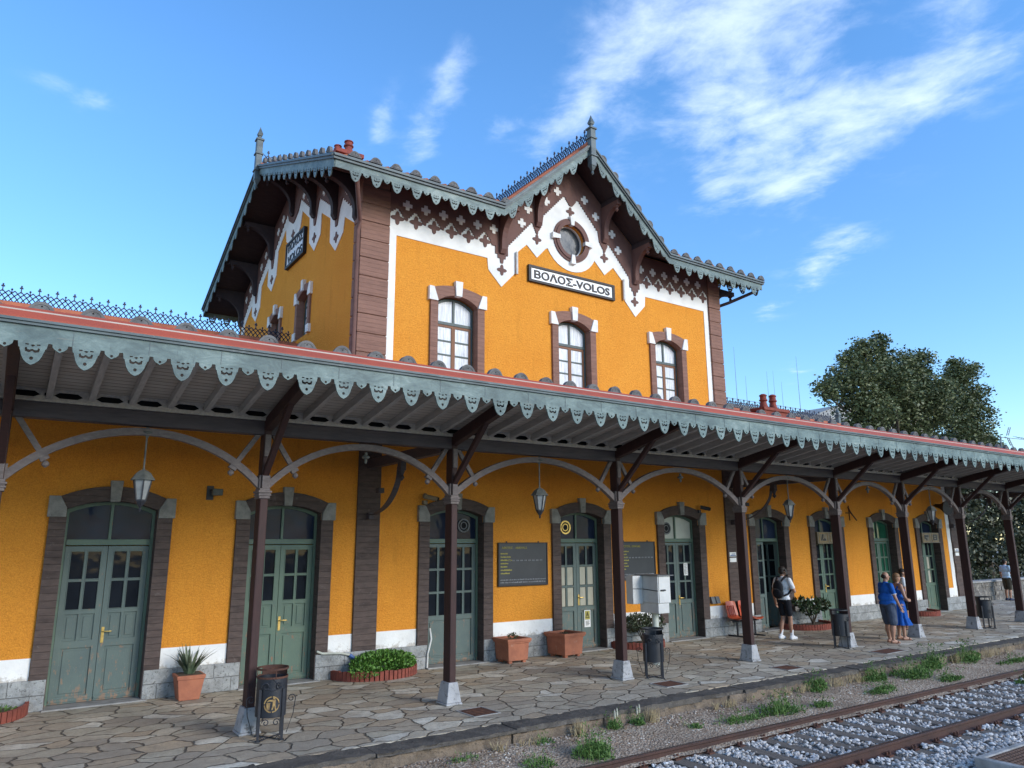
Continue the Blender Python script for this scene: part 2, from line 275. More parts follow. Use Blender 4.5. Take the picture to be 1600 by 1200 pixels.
# ------------------------------------------------------------------ mesh builder
ORG={}
class MB:
    def __init__(s): s.v=[];s.f=[]
    def add(s,vs,fs):
        o=len(s.v); s.v+= [Vector(v) for v in vs]; s.f+=[[i+o for i in f] for f in fs]; return s
    def box(s,x0,x1,y0,y1,z0,z1):
        return s.add([(x0,y0,z0),(x1,y0,z0),(x1,y1,z0),(x0,y1,z0),(x0,y0,z1),(x1,y0,z1),(x1,y1,z1),(x0,y1,z1)],
          [(0,3,2,1),(4,5,6,7),(0,1,5,4),(1,2,6,5),(2,3,7,6),(3,0,4,7)])
    def frustum(s,cx,cy,z0,z1,a0,b0,a1,b1):
        return s.add([(cx-a0,cy-b0,z0),(cx+a0,cy-b0,z0),(cx+a0,cy+b0,z0),(cx-a0,cy+b0,z0),(cx-a1,cy-b1,z1),(cx+a1,cy-b1,z1),(cx+a1,cy+b1,z1),(cx-a1,cy+b1,z1)],
          [(0,3,2,1),(4,5,6,7),(0,1,5,4),(1,2,6,5),(2,3,7,6),(3,0,4,7)])
    def beam(s,p,q,w,h,up=(0,0,1)):
        p=Vector(p);q=Vector(q);d=(q-p).normalized();up=Vector(up)
        if abs(d.dot(up))>.98: up=Vector((0,1,0))
        sd=d.cross(up).normalized()*(w/2); u=sd.cross(d).normalized()*(h/2)
        vs=[p-sd-u,p+sd-u,p+sd+u,p-sd+u,q-sd-u,q+sd-u,q+sd+u,q-sd+u]
        return s.add(vs,[(0,3,2,1),(4,5,6,7),(0,1,5,4),(1,2,6,5),(2,3,7,6),(3,0,4,7)])
    def tube(s,path,r,n=8,closed=False):
        path=[Vector(p) for p in path]; m=len(path); rs=r if isinstance(r,(list,tuple)) else [r]*m
        vs=[];up=Vector((0,0,1))
        for i,p in enumerate(path):
            d=(path[min(i+1,m-1)]-path[max(i-1,0)]).normalized() if not closed else (path[(i+1)%m]-path[i-1]).normalized()
            a=up if abs(d.dot(up))<.95 else Vector((1,0,0))
            x=d.cross(a).normalized(); y=x.cross(d).normalized()
            vs+=[p+x*(rs[i]*math.cos(2*PI*k/n))+y*(rs[i]*math.sin(2*PI*k/n)) for k in range(n)]
        fs=[]
        for i in range(m if closed else m-1):
            a=i*n;b=((i+1)%m)*n
            fs+=[(a+k,a+(k+1)%n,b+(k+1)%n,b+k) for k in range(n)]
        if not closed: fs+=[tuple(range(n))[::-1],tuple(range((m-1)*n,m*n))]
        return s.add(vs,fs)
    def lathe(s,c,prof,n=16,ang=0,sx=1,sy=1):
        vs=[];m=len(prof)
        for r,z in prof: vs+=[(c[0]+sx*r*math.cos(ang+2*PI*k/n),c[1]+sy*r*math.sin(ang+2*PI*k/n),c[2]+z) for k in range(n)]
        fs=[(i*n+k,i*n+(k+1)%n,(i+1)*n+(k+1)%n,(i+1)*n+k) for i in range(m-1) for k in range(n)]
        fs+=[tuple(range(n))[::-1],tuple(range((m-1)*n,m*n))]
        return s.add(vs,fs)
    def prism(s,outer,holes,mp,d0,d1,skip_ends=False):
        loops=[outer]+list(holes)
        tri=tessellate_polygon([[Vector((u,v,0)) for u,v in L] for L in loops])
        flat=[p for L in loops for p in L]; n=len(flat)
        vs=[mp(u,v,d0) for u,v in flat]+[mp(u,v,d1) for u,v in flat]
        fs=[tuple(t) for t in tri]+[tuple(i+n for i in t)[::-1] for t in tri]
        o=0
        for L in loops:
            k=len(L)
            fs+=[(o+i,o+(i+1)%k,n+o+(i+1)%k,n+o+i) for i in range(k)]; o+=k
        return s.add(vs,fs)
    def sphere(s,c,rx,ry=None,rz=None,nu=12,nv=8):
        ry=ry or rx; rz=rz or rx
        prof=[(math.sin(PI*i/nv),-math.cos(PI*i/nv)) for i in range(nv+1)]
        vs=[];
        for a,b in prof: vs+=[(c[0]+rx*a*math.cos(2*PI*k/nu),c[1]+ry*a*math.sin(2*PI*k/nu),c[2]+rz*b) for k in range(nu)]
        fs=[(i*nu+k,i*nu+(k+1)%nu,(i+1)*nu+(k+1)%nu,(i+1)*nu+k) for i in range(nv) for k in range(nu)]
        return s.add(vs,fs)
    def build(s,name,mat,parent=None,smooth=False,local=False,bevel=0,angle=40,normals=True):
        o=Vector((0,0,0)) if (local or parent is None) else ORG[parent]
        me=bpy.data.meshes.new(name)
        me.from_pydata([tuple(v-o) for v in s.v],[],s.f)
        if normals:
            bm=bmesh.new(); bm.from_mesh(me)
            bmesh.ops.dissolve_degenerate(bm,dist=1e-5,edges=bm.edges) if smooth else None
            bmesh.ops.recalc_face_normals(bm,faces=bm.faces); bm.to_mesh(me); bm.free()
        if smooth:
            me.polygons.foreach_set('use_smooth',[True]*len(me.polygons)); me.set_sharp_from_angle(angle=R(angle))
        me.materials.append(MAT[mat]); me.update()
        ob=bpy.data.objects.new(name,me); COL.objects.link(ob)
        if parent is not None:
            ob.parent=parent; ORG[ob]=ORG[parent]
        else: ORG[ob]=Vector((0,0,0))
        if bevel:
            b=ob.modifiers.new('bevel','BEVEL'); b.width=bevel; b.segments=2; b.limit_method='ANGLE'; b.angle_limit=R(50)
        return ob
def tag(o,label=None,cat=None,group=None,kind=None):
    for k,v in (('label',label),('category',cat),('group',group),('kind',kind)):
        if v: o[k]=v
    return o
def thing(name,label,cat,loc=(0,0,0),rz=0,group=None):
    o=bpy.data.objects.new(name,None); COL.objects.link(o); o.empty_display_size=.2
    o.location=loc; o.rotation_euler=(0,0,rz); ORG[o]=Vector(loc); return tag(o,label,cat,group)
def kids(o): return [c for c in bpy.data.objects if c.parent==o]
def dup(o,loc=None,rz=None,parent=None,label=None):
    c=o.copy(); COL.objects.link(c)
    if parent is not None: c.parent=parent
    if loc is not None: c.location=loc
    if rz is not None: c.rotation_euler=(0,0,rz)
    if label: c['label']=label
    ORG[c]=ORG[o]
    for k in kids(o): dup(k,parent=c)
    return c
FX=lambda y0:(lambda u,v,d:(u,y0+d,v))        # facade polygon (x,z), depth along y
FY=lambda x0:(lambda u,v,d:(x0+d,u,v))        # side polygon (y,z), depth along x
def arc(x0,z0,xm,zm,x1,z1,n=10):
    # circular arc through three points (symmetrical)
    h=zm-z0; c=(x1-x0)/2; r=(c*c+h*h)/(2*h); cz=zm-r; a=math.asin(min(1,c/r))
    return [(xm+r*math.sin(-a+2*a*i/n),cz+r*math.cos(-a+2*a*i/n)) for i in range(n+1)]
def circ(cx,cz,r,n=24): return [(cx+r*math.cos(2*PI*k/n),cz+r*math.sin(2*PI*k/n)) for k in range(n)]
def text_mesh(txt,size,bold=.0,depth=.006):
    cu=bpy.data.curves.new('t','FONT'); cu.body=txt; cu.size=size; cu.offset=bold; cu.extrude=depth; cu.align_x='CENTER'; cu.align_y='CENTER'; cu.resolution_u=3
    ob=bpy.data.objects.new('t',cu); COL.objects.link(ob)
    dg=bpy.context.evaluated_depsgraph_get(); me=bpy.data.meshes.new_from_object(ob.evaluated_get(dg))
    vs=[v.co.copy() for v in me.vertices]; fs=[tuple(p.vertices) for p in me.polygons]
    bpy.data.objects.remove(ob); bpy.data.curves.remove(cu); bpy.data.meshes.remove(me)
    return vs,fs
def add_text(mb,txt,width,height,mp,bold=0,depth=.006):
    vs,fs=text_mesh(txt,1.,bold,.5)
    x0=min(v.x for v in vs);x1=max(v.x for v in vs);y0=min(v.y for v in vs);y1=max(v.y for v in vs)
    mb.add([mp((v.x-(x0+x1)/2)*width/(x1-x0),(v.y-(y0+y1)/2)*height/(y1-y0),depth*(.5+ v.z)) for v in vs],fs)
# ------------------------------------------------------------------ station building
D=14.72
B=thing('station_building','ochre two-storey station building with brown timbered gable and white trim','building',(12.0,D,0))
DC=[1.54,4.58,8.46,12.11,15.72,19.60,22.62,26.06,29.20]
HI,HO=.715,.955
poly=[(-6,-.05)]
for cx in DC: poly+=[(cx-HI,-.05)]+arc(cx-HI,3.22,cx,3.37,cx+HI,3.22)+[(cx+HI,-.05)]
poly+=[(31.4,-.05),(31.4,5.9),(-6,5.9)]
MB().prism(poly,[],FX(D),0,.33).box(-6,31.4,24.6,25.0,-.05,5.9).box(-6,-5.7,15.05,24.6,-.05,5.9).box(31.1,31.4,15.05,24.6,-.05,5.9).build('wall','stucco',B)
edges=[-6]+[e for cx in DC for e in (cx-HI,cx+HI)]+[31.5]
pl=MB(); dd=MB()
PIL=[(6.05,6.56),(17.60,18.12)]
for i in range(0,len(edges),2):
    MB().box(edges[i],edges[i+1],D-.065,D+.06,-.05,.48).build('plinth','plinth',B,bevel=.012)
    a=edges[i]+(.245 if i else 0); b=edges[i+1]-(.245 if i<len(edges)-2 else .62)
    cuts=[a]
    for u,v in PIL:
        if a<u and v<b: cuts+=[u,v]
    cuts.append(b)
    for k in range(0,len(cuts),2): MB().box(cuts[k],cuts[k+1],D-.009,D+.02,.478,.82).build('white_dado','dado',B)
dd.box(30.62,30.88,D-.010,D+.02,.479,4.75)
dd.build('white_corner_strip','dado',B)
for u,v in PIL:
    MB().box(u,v,D-.055,D+.02,.475,5.2).build('pilaster','brownstone',B)
q=MB()
for k in range(11): 
    o=.0 if k%2 else .10
    q.box(30.88+o*.6,31.46,D-.05,D+.3,.48+k*.42,.48+k*.42+.405)
q.box(30.9,31.44,D-.03,D+.3,.48,5.1)
q.build('corner_stone','brownstone',B)
def surround(cx,zb,zs,hi,ho,imp,zsp,zout,zin_apex,zout_apex,kw,kz0,kz1,mp,mat_j,mat_w,base_blocks=False,proud=.06,dep=.205):
    m=MB()
    hj=hi-.012
    m.prism([(cx-ho,zb),(cx-hj,zb),(cx-hj,zs),(cx-ho,zs)],[],mp,-proud,dep)
    m.prism([(cx+hj,zb),(cx+ho,zb),(cx+ho,zs),(cx+hj,zs)],[],mp,-proud,dep)
    ti=hi-.115
    inner=arc(cx-hj,zsp-.012,cx,zin_apex-.012,cx+hj,zsp-.012); outer=arc(cx-hi-.11,zout,cx,zout_apex,cx+hi+.11,zout)
    m.prism(inner+outer[::-1],[],mp,-proud+.003,.02)
    mid=arc(cx-hi-.004,zsp+.004,cx,zin_apex+.004,cx+hi+.004,zsp+.004); m.prism(inner+mid[::-1],[],mp,.021,dep-.002)
    for sg in (-1,1): m.prism([(cx+sg*hj,zs),(cx+sg*(hi+.004),zs),(cx+sg*(hi+.004),zsp),(cx+sg*hj,zsp-.01)],[],mp,.021,dep-.001)
    for sg in (-1,1):
        if zb<1: m.prism([(cx+sg*hj,-.03),(cx+sg*(hi+.004),-.03),(cx+sg*(hi+.004),zb),(cx+sg*hj,zb)],[],mp,-.05,dep-.001)
    p=m.build('surround',mat_j,B)
    for sg in (-1,1):
        w=MB().prism([(cx+sg*imp,zs),(cx+sg*hi,zs),(cx+sg*hi,zsp+.003),(cx+sg*(hi+.11),zout+.003),(cx+sg*imp,zout+.003)],[],mp,-proud-.03,.02)
        w.build('impost',mat_w,p,bevel=.008)
    MB().prism([(cx-kw*.8,kz0),(cx+kw*.8,kz0),(cx+kw*1.05,kz1),(cx-kw*1.05,kz1)],[],mp,-proud-.045,.02).build('keystone',mat_w,p,bevel=.008)
    if base_blocks:
        for sg in (-1,1): MB().prism([(cx+sg*imp,zb-.02),(cx+sg*hi,zb-.02),(cx+sg*hi,zb+.20),(cx+sg*imp,zb+.20)],[],mp,-proud-.03,.02).build('foot_block',mat_w,p,bevel=.006)
    return p
for cx in DC:
    surround(cx,.48,3.07,HI,HO,.99,3.22,3.42,3.37,3.61,.095,3.34,3.71,FX(D),'brownstone','impost')
YD=14.95
def leaf(x0,x1,kind,yd,mat,parent,ang=0,hinge=None):
    """door leaf with glazed upper part and sunk panels; returns leaf, glass meshes"""
    st=.10; mb=MB(); gl=MB(); xm=(x0+x1)/2; bar=.028
    holes=[]; g=[]
    if kind=='A': rows=[(1.53,1.985),(2.035,2.49)]; pans=[(x0+st,xm-.02,1.02,1.45),(xm+.02,x1-st,1.02,1.45),(x0+st,x1-st,.14,.90)]
    else: rows=[(1.04,1.50),(1.55,2.0),(2.05,2.51)]; pans=[(x0+st,x1-st,.15,.93)]
    for z0,z1 in rows:
        for a,b in ((x0+st,xm-bar),(xm+bar,x1-st)): holes.append([(a,z0),(b,z0),(b,z1),(a,z1)]); g.append((a,b,z0,z1))
    for a,b,z0,z1 in pans: holes.append([(a,z0),(b,z0),(b,z1),(a,z1)])
    mb.prism([(x0,.03),(x1,.03),(x1,2.585),(x0,2.585)],holes,FX(yd),0,.05)
    for a,b,z0,z1 in pans:
        mb.box(a-.005,b+.005,yd+.028,yd+.046,z0-.005,z1+.005)
        mb.prism([(a+.045,z0+.045),(b-.045,z0+.045),(b-.045,z1-.045),(a+.045,z1-.045)],[],FX(yd),.012,.03)
    # glazing beads and rails
    for a,b,z0,z1 in g:
        mb.prism([(a-.014,z0-.014),(b+.014,z0-.014),(b+.014,z1+.014),(a-.014,z1+.014)],[[(a,z0),(b,z0),(b,z1),(a,z1)]],FX(yd),-.008,.004)
    mb.box(x0+.01,x1-.01,yd-.018,yd+.002,.06,.10)
    gl.box(x0+st-.01,x1-st+.01,yd+.022,yd+.036,min(r[0] for r in rows)-.01,max(r[1] for r in rows)+.01)
    return mb,gl,g
def door(cx,kind,mats,glassm='glass',upm='glassup',fan=None,papers=(),opened=False,handle=None):
    fr=MB(); y=YD
    fr.box(cx-.715,cx-.655,y-.02,y+.07,0,3.22).box(cx+.655,cx+.715,y-.02,y+.07,0,3.22)
    fr.box(cx-.655,cx+.655,y-.035,y+.065,2.6,2.70).box(cx-.025,cx+.025,y-.02,y+.05,2.70,3.34)
    ai=arc(cx-.66,3.15,cx,3.30,cx+.66,3.15); ao=arc(cx-.713,3.212,cx,3.365,cx+.713,3.212)
    fr.prism(ai+ao[::-1],[],FX(y),-.017,.06)
    f=fr.build('door',mats[0],B,bevel=.006)
    up=MB().prism([(cx-.66,2.69)]+arc(cx-.66,3.16,cx,3.31,cx+.66,3.16)+[(cx+.66,2.69)],[],FX(y),.022,.034); up.build('transom_glass',upm,f)
    for sg in (-1,1):
        x0,x1=(cx-.652,cx-.003) if sg<0 else (cx+.003,cx+.652)
        mb,gl,g=leaf(x0,x1,kind,y,mats[1],f)
        if opened and sg>0:
            # leaf swung inwards
            M=Matrix.Translation((x1,y,0))@Matrix.Rotation(R(-78),4,'Z')@Matrix.Translation((-x1,-y,0))
            for m_ in (mb,gl): m_.v=[M@v for v in m_.v]
        lf=mb.build('door_leaf',mats[1],f,bevel=.004); gl.build('pane',glassm,f)
        for (ps,pm) in papers:
            for k,(a,b,z0,z1) in enumerate(g):
                if (sg,k) in ps: MB().box(a+.008,b-.008,y+.012,y+.021,z0+.008,z1-.008).build('pane_cover',pm,f)
    if fan is not None:
        sg,zc,r,ring=fan; fx=cx+sg*.33
        m=MB()
        m.prism(circ(fx,zc,r),[circ(fx,zc,r*.78)],FX(y),-.012,.02)
        m.prism(circ(fx,zc,r*.56),[circ(fx,zc,r*.42)],FX(y),-.006,.02)
        m.build('vent_ring',ring,f)
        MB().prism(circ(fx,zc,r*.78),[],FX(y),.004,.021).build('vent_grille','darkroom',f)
    if handle:
        hx,hz,sg=handle
        m=MB().box(hx-.022,hx+.022,y-.012,y+.001,hz-.16,hz+.10)
        m.tube([(hx,y-.012,hz+.03),(hx,y-.055,hz+.03),(hx+sg*.02,y-.06,hz+.03),(hx+sg*.13,y-.06,hz+.025)],.011,8)
        m.build('handle','brass',f,smooth=True)
    MB().box(cx-.74,cx+.80,D-.16,YD+.05,-.03,.022).build('threshold','concrete',f,bevel=.008)
    return f
GA=('doorgreen','doorgreen'); GB=('doorgreen','doorblue')
door(DC[0],'A',GB,handle=(DC[0]+.05,1.12,1))
d2=door(DC[1],'A',GA,handle=(DC[1]+.05,1.12,1))
d3=door(DC[2],'B',GB,fan=(1,3.0,.16,'metalgrey'))
MB().box(DC[2]-.12,DC[2]-.03,YD-.014,YD,.66,.92).build('letter_plate','metalgrey',d3,bevel=.004)
low4={(s,k) for s in(-1,1) for k in (0,1,2,3)}
d4=door(DC[3],'B',GB,fan=(-1,2.98,.17,'brass'),papers=((low4,'paper'),),handle=(DC[3]+.05,1.22,1))
w=MB().box(12.33,12.53,YD-.006,YD+.002,.52,.93); wn=w.build('warning_notice','sign_white',d4)
m=MB().prism([(12.36,.74),(12.50,.74),(12.43,.90)],[[(12.385,.755),(12.475,.755),(12.43,.86)]],FX(YD),-.009,-.005); m.build('warning_sign_border','sign_black',d4)
MB().prism([(12.35,.70),(12.51,.70),(12.51,.91),(12.35,.91)],[],FX(YD),-.0075,-.004).build('yellow_field','yellow',d4)
m=MB()
for k in range(4): m.box(12.37,12.49-.02*(k%2),YD-.008,YD-.005,.655-.03*k,.668-.03*k)
m.prism([(12.42,.79),(12.44,.79),(12.437,.84),(12.423,.84)],[],FX(YD),-.0095,-.006); m.build('notice_print','sign_black',d4)
d5=door(DC[4],'B',GB,upm='paleblind',fan=(-1,2.98,.17,'metalgrey'),handle=(DC[4]+.05,1.05,1))
MB().box(16.0,16.16,YD-.008,YD+.0,1.68,2.02).build('paper_notice','sign_white',d5)
m=MB()
for k in range(7): m.box(16.02,16.14-.03*(k%3==1),YD-.0105,YD-.007,1.96-.038*k,1.972-.038*k)
m.build('notice_print','greytext',d5)
d6=door(DC[5],'B',GB,opened=True)
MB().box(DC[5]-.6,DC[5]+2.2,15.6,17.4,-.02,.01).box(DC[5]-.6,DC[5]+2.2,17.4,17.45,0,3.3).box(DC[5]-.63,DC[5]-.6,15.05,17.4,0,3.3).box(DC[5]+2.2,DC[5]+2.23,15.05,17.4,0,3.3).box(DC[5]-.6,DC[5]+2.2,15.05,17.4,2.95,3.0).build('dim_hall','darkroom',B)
door(DC[6],'B',GA,handle=(DC[6]+.05,1.12,1))
door(DC[7],'B',GA,glassm='greenpane',upm='greenpane',fan=(-1,2.98,.16,'metalgrey'))
door(DC[8],'B',GA,papers=(({(-1,0),(1,0),(1,2),(-1,3)},'paper'),))
# small signs fixed beside the doors
# ---- tower walls
XW0,XW1=5.97,17.85
WC=[8.42,12.01,15.56]; WI=.56
def zroof(y): return 10.72+.4175*(min(y,40.3-y)-13.85)
GL,GR,GX,GZ=9.2,14.9,12.05,13.27
gs=(GZ-10.72)/(GX-GL)
top=[(XW1,10.9),(14.55,10.9),(GX,GZ-.22),(9.55,10.9),(XW0,10.9)]
holes=[]
for cx in WC: holes.append([(cx-WI,6.55)]+arc(cx-WI,8.25,cx,8.45,cx+WI,8.25)+[(cx+WI,6.55)])
OX,OZ=12.0,10.73
holes.append(circ(OX,OZ,.46,32))
MB().prism([(XW0,5.0),(XW1,5.0)]+top,holes,FX(D),.0,.33).build('tower_front_wall','stucco',B)
YR0,YR1=D,25.4
SW=[18.75,21.3]
gp=[(D+.33,5.0),(YR1,5.0),(YR1,zroof(YR1)-.2),(20.15,13.1),(D+.33,zroof(D+.33)-.2)]
sh=[[(c-.45,8.02)]+arc(c-.45,9.16,c,9.30,c+.45,9.16)+[(c+.45,8.02)] for c in SW]
MB().prism(gp,sh,FY(XW0),0,.3).build('tower_side_wall','stucco',B)
MB().prism(gp,[],FY(XW1-.3),0,.3).build('tower_side_wall','stucco',B)
MB().box(XW0,XW1,YR1,YR1+.3,5,10.9).build('tower_rear_wall','stucco',B)
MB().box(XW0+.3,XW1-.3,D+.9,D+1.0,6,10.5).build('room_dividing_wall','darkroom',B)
# quoins: stacked blocks
for x0,x1,sg in ((5.86,6.57,1),(17.44,17.97,-1)):
    m=MB(); z=4.95; k=0
    while z<10.5:
        h=.44
        m.box(x0,x1,D-.075,D+(.36 if sg>0 else .3),z,z+h-.022); z+=h; k+=1
    m.box(x0+.02,x1-.02,D-.05,D+.3,4.95,10.86)
    m.build('quoin','brickbrown',B,bevel=.012)
for cx in WC:
    surround(cx,6.3,8.22,WI,.745,.80,8.25,8.56,8.45,8.67,.10,8.42,8.80,FX(D),'brickbrown','whitestone',dep=.16)
for c in SW:
    surround(c,8.02,9.04,.45,.60,.66,9.16,9.38,9.30,9.46,.08,9.29,9.60,FY(XW0),'brickbrown','whitestone',base_blocks=True,proud=.05,dep=.16)
def window(cx,z0,mp,hi,zs,za,name='window',small=False):
    f=MB(); e=hi-.055
    f.prism([(cx-hi,z0)]+arc(cx-hi,zs,cx,za,cx+hi,zs)+[(cx+hi,z0)],[[(cx-e,z0+.05)]+arc(cx-e,zs-.05,cx,za-.055,cx+e,zs-.05)+[(cx+e,z0+.05)]],mp,.17,.25)
    if small:
        for k in range(1,4): f.prism([(cx-e,z0+.30*k),(cx+e,z0+.30*k),(cx+e,z0+.30*k+.04),(cx-e,z0+.30*k+.04)],[],mp,.18,.23)
        f.prism([(cx-.02,z0),(cx+.02,z0),(cx+.02,za-.03),(cx-.02,za-.03)],[],mp,.182,.232)
    else:
        f.prism([(cx-e,7.74),(cx+e,7.74),(cx+e,7.81),(cx-e,7.81)],[],mp,.165,.25)
        f.prism([(cx-.03,7.8),(cx+.03,7.8),(cx+.03,za-.03),(cx-.03,za-.03)],[],mp,.172,.24)
    w=f.build(name,'framegrey',B)
    if not small:
        c=MB()
        c.prism([(cx-e,z0+.05),(cx+e,z0+.05),(cx+e,7.735),(cx-e,7.735)],[[(cx+s*.05 if s>0 else cx-e+.05,z0+.1),(cx+e-.05 if s>0 else cx-.05,z0+.1),(cx+e-.05 if s>0 else cx-.05,7.68),(cx+s*.05 if s>0 else cx-e+.05,7.68)] for s in (-1,1)],mp,.178,.235)
        c.build('casement','casement',w)
        b=MB()
        for k in range(1,4):
            z=7.68-.34*k
            if z>z0+.12:
                for a0,a1 in ((cx-e+.04,cx-.04),(cx+.04,cx+e-.04)): b.prism([(a0,z-.02),(a1,z-.02),(a1,z+.02),(a0,z+.02)],[],mp,.185,.22)
        b.build('glazing_bar','framegrey',w)
    MB().prism([(cx-e-.01,z0+.04)]+arc(cx-e-.01,zs-.04,cx,za-.045,cx+e+.01,zs-.04)+[(cx+e+.01,z0+.04)],[],mp,.20,.213).build('curtained_pane','curtain',w)
for cx in WC: window(cx,6.5,FX(D),.54,8.22,8.42)
for c in SW: window(c,8.04,FY(XW0),.44,9.13,9.27,small=True)
# oculus
m=MB().prism(circ(OX,OZ,.63,40),[circ(OX,OZ,.46,40)],FX(D),-.05,.02); m.prism(circ(OX,OZ,.56,40),[circ(OX,OZ,.455,40)],FX(D),-.075,-.03)
oc=m.build('round_window','paintbrown',B,smooth=True)
for k in range(4):
    a=PI/2*k; ux,uz=math.cos(a),math.sin(a); tx,tz=-uz,ux
    P=lambda r,t:(OX+ux*r+tx*t,OZ+uz*r+tz*t)
    MB().prism([P(.43,-.055),P(.43,.055),P(.70,.085),P(.70,-.085)],[],FX(D),-.11,.02).build('key_block','whitestone',oc,bevel=.01)
MB().prism(circ(OX,OZ,.455,40),[circ(OX,OZ,.43,40)],FX(D),.10,.2).build('round_frame','whitestone',oc)
MB().prism(circ(OX,OZ,.44,40),[],FX(D),.15,.165).build('round_pane','oculusglass',oc)
# ---- front facade painted frieze (white field, brown stepped boards, ornaments)
def steps(p,q,n):
    o=[]
    for i in range(n):
        a=(p[0]+(q[0]-p[0])*i/n,p[1]+(q[1]-p[1])*i/n); b=(p[0]+(q[0]-p[0])*(i+1)/n,p[1]+(q[1]-p[1])*(i+1)/n)
        o+=[a,(a[0],b[1])] if True else [a]
    return o
OB=[(6.76,6.3),(6.76,9.63),(9.27,9.63),(9.30,9.33),(9.69,8.94),(10.10,9.38),(10.13,9.93),(10.49,10.27),(10.82,9.98),(11.11,10.29)]
lo=[(11.11,10.29)]+[(12.0+.92*math.cos(a),10.75+.92*math.sin(a)) for a in [R(207+ (333-207)*i/12) for i in range(13)]]
MX=lambda L:[(24.0-x,z) for x,z in L][::-1]
low_edge=OB+lo[1:]+MX(OB)[1:]
wf=[(6.57,6.3)]+low_edge+[(17.43,6.3),(17.43,10.85),(14.5,10.85),(GX,GZ-.25),(9.6,10.85),(6.57,10.85)]
wh=[circ(OX,OZ,.5,32)]
MB().prism(wf,wh,FX(D),-.018,.01).build('white_frieze','white',B)
br=[(6.57,10.13)]
pk=10.30
br+=steps((6.60,10.16),(6.77,pk),3)+[(6.77,pk)]
x=6.77
for k in range(5):
    br+=steps((x+.03,pk),(x+.21,10.08),4)+[(x+.225,10.05),(x+.26,10.05)]+steps((x+.275,10.08),(x+.455,pk),4)[1:]+[(x+.455,pk)]
    x+=.485
br+=steps((9.21,pk),(9.40,10.08),4)+[(9.40,10.0),(9.50,10.0),(9.50,9.80),(9.57,9.80),(9.57,9.70),(9.64,9.70),(9.66,9.57),(9.73,9.57),(9.75,9.70),(9.81,9.70),(9.81,9.80),(9.88,9.80),(9.88,10.05)]
br+=steps((9.90,10.07),(10.66,10.92),13)+[(10.68,10.92)]+steps((10.70,10.88),(10.80,10.68),4)+[(10.81,10.64),(10.85,10.64)]+steps((10.86,10.70),(10.99,10.90),4)[1:]+[(10.99,10.92),(11.03,11.18)]
br+=steps((11.04,11.2),(11.76,11.98),12)+[(11.80,11.98)]+steps((11.82,11.95),(11.95,11.79),4)+[(11.96,11.76),(12.0,11.76)]
br=br+MX(br)[1:]
bp=br+[(17.43,10.86),(14.5,10.86),(GX,GZ-.24),(9.6,10.86),(6.57,10.86)]
MB().prism(bp,[],FX(D),-.045,-.012).build('brown_frieze_board','paintbrown',B)
def quatrefoil(cx,cz,r): return [(cx+(r*(.74+.26*math.cos(4*a)))*math.cos(a),cz+(r*(.74+.26*math.cos(4*a)))*math.sin(a)) for a in [2*PI*k/40 for k in range(40)]]
def cross(cx,cz,r): 
    a=r*.36; b=r
    return [(cx+x_,cz+z_) for x_,z_ in [(-a,-b),(a,-b),(a*1.1,-a),(b,-a),(b,a),(a*1.1,a),(a,b),(-a,b),(-a*1.1,a),(-b,a),(-b,-a),(-a*1.1,-a)]]
qm=MB(); cm=MB()
Q=[(6.77+.485*k,10.06,.145) for k in range(6)]+[(9.70,9.39,.125),(10.82,10.49,.125)]
Q+=[(24.0-a,b,c) for a,b,c in Q]+[(11.98,11.58,.125)]
for a,b,c in Q: MB().prism(quatrefoil(a,b,c*1.17),[],FX(D),-.035,-.015).build('quatrefoil_ornament','paintbrown',B)
C=[(7.01+.485*k,10.43,.12) for k in range(6)]+[(10.31,10.82,.125),(10.52,11.27,.125),(11.12,11.66,.125),(11.52,12.06,.125)]
C+=[(24.0-a,b,c) for a,b,c in C]
for a,b,c in C: MB().prism(cross(a,b,c),[],FX(D),-.062,-.04).build('cross_ornament','whitestone',B)
# ---- side gable frieze (plane X=XW0), symmetric about y=20.1
YC=20.05
hw=[(14.75,6.2),(14.75+.12,6.2)]
half_or=[(15.12,6.2),(15.12,9.86),(15.95,10.37),(16.02,10.0),(16.50,9.68),(16.92,10.05),(16.95,10.72),(17.65,11.15),(17.67,10.55),(18.12,10.24),(18.55,10.62),(18.62,11.38),(19.30,11.86),(19.42,11.42),(20.05,10.95)]
half_br=[(15.05,10.1),(16.12,10.92)]+[(16.28,10.7),(16.40,10.32),(16.52,10.32),(16.62,10.85)]+[(17.83,11.63),(17.95,11.35),(18.07,10.98),(18.19,10.98),(18.30,11.45)]+[(19.46,12.28),(19.62,12.0),(19.98,11.78),(20.05,11.78)]
def stair(L):
    o=[]
    for a,b in zip(L[:-1],L[1:]):
        n=max(1,int(abs(b[0]-a[0])/.12)); o+=steps(a,b,n) if n>2 else [a]
    return o+[L[-1]]
MY=lambda L:[(2*YC-y,z) for y,z in L][::-1]
ow=half_or+MY(half_or)[1:]
tp=[(25.35,zroof(25.35)-.22),(20.1,13.08),(14.8,zroof(14.8)-.22)]
MB().prism([(14.98,6.2)]+ow+[(25.3,6.2)]+tp,[],FY(XW0),-.018,.01).build('white_frieze','white',B)
sb=stair(half_br); sbb=sb+MY(sb)[1:]
tp2=[(25.25,zroof(25.25)-.215),(20.1,13.085),(14.95,zroof(14.95)-.215)]
MB().prism(sbb+tp2,[],FY(XW0),-.045,-.012).build('brown_frieze_board','paintbrown',B)
qm=MB();cm=MB()
for y_,z_ in ((16.46,10.02),(18.13,10.62),(20.05,11.42)):
    for yy in {y_,2*YC-y_}: MB().prism(quatrefoil(yy,z_,.15),[],FY(XW0),-.035,-.015).build('quatrefoil_ornament','paintbrown',B)
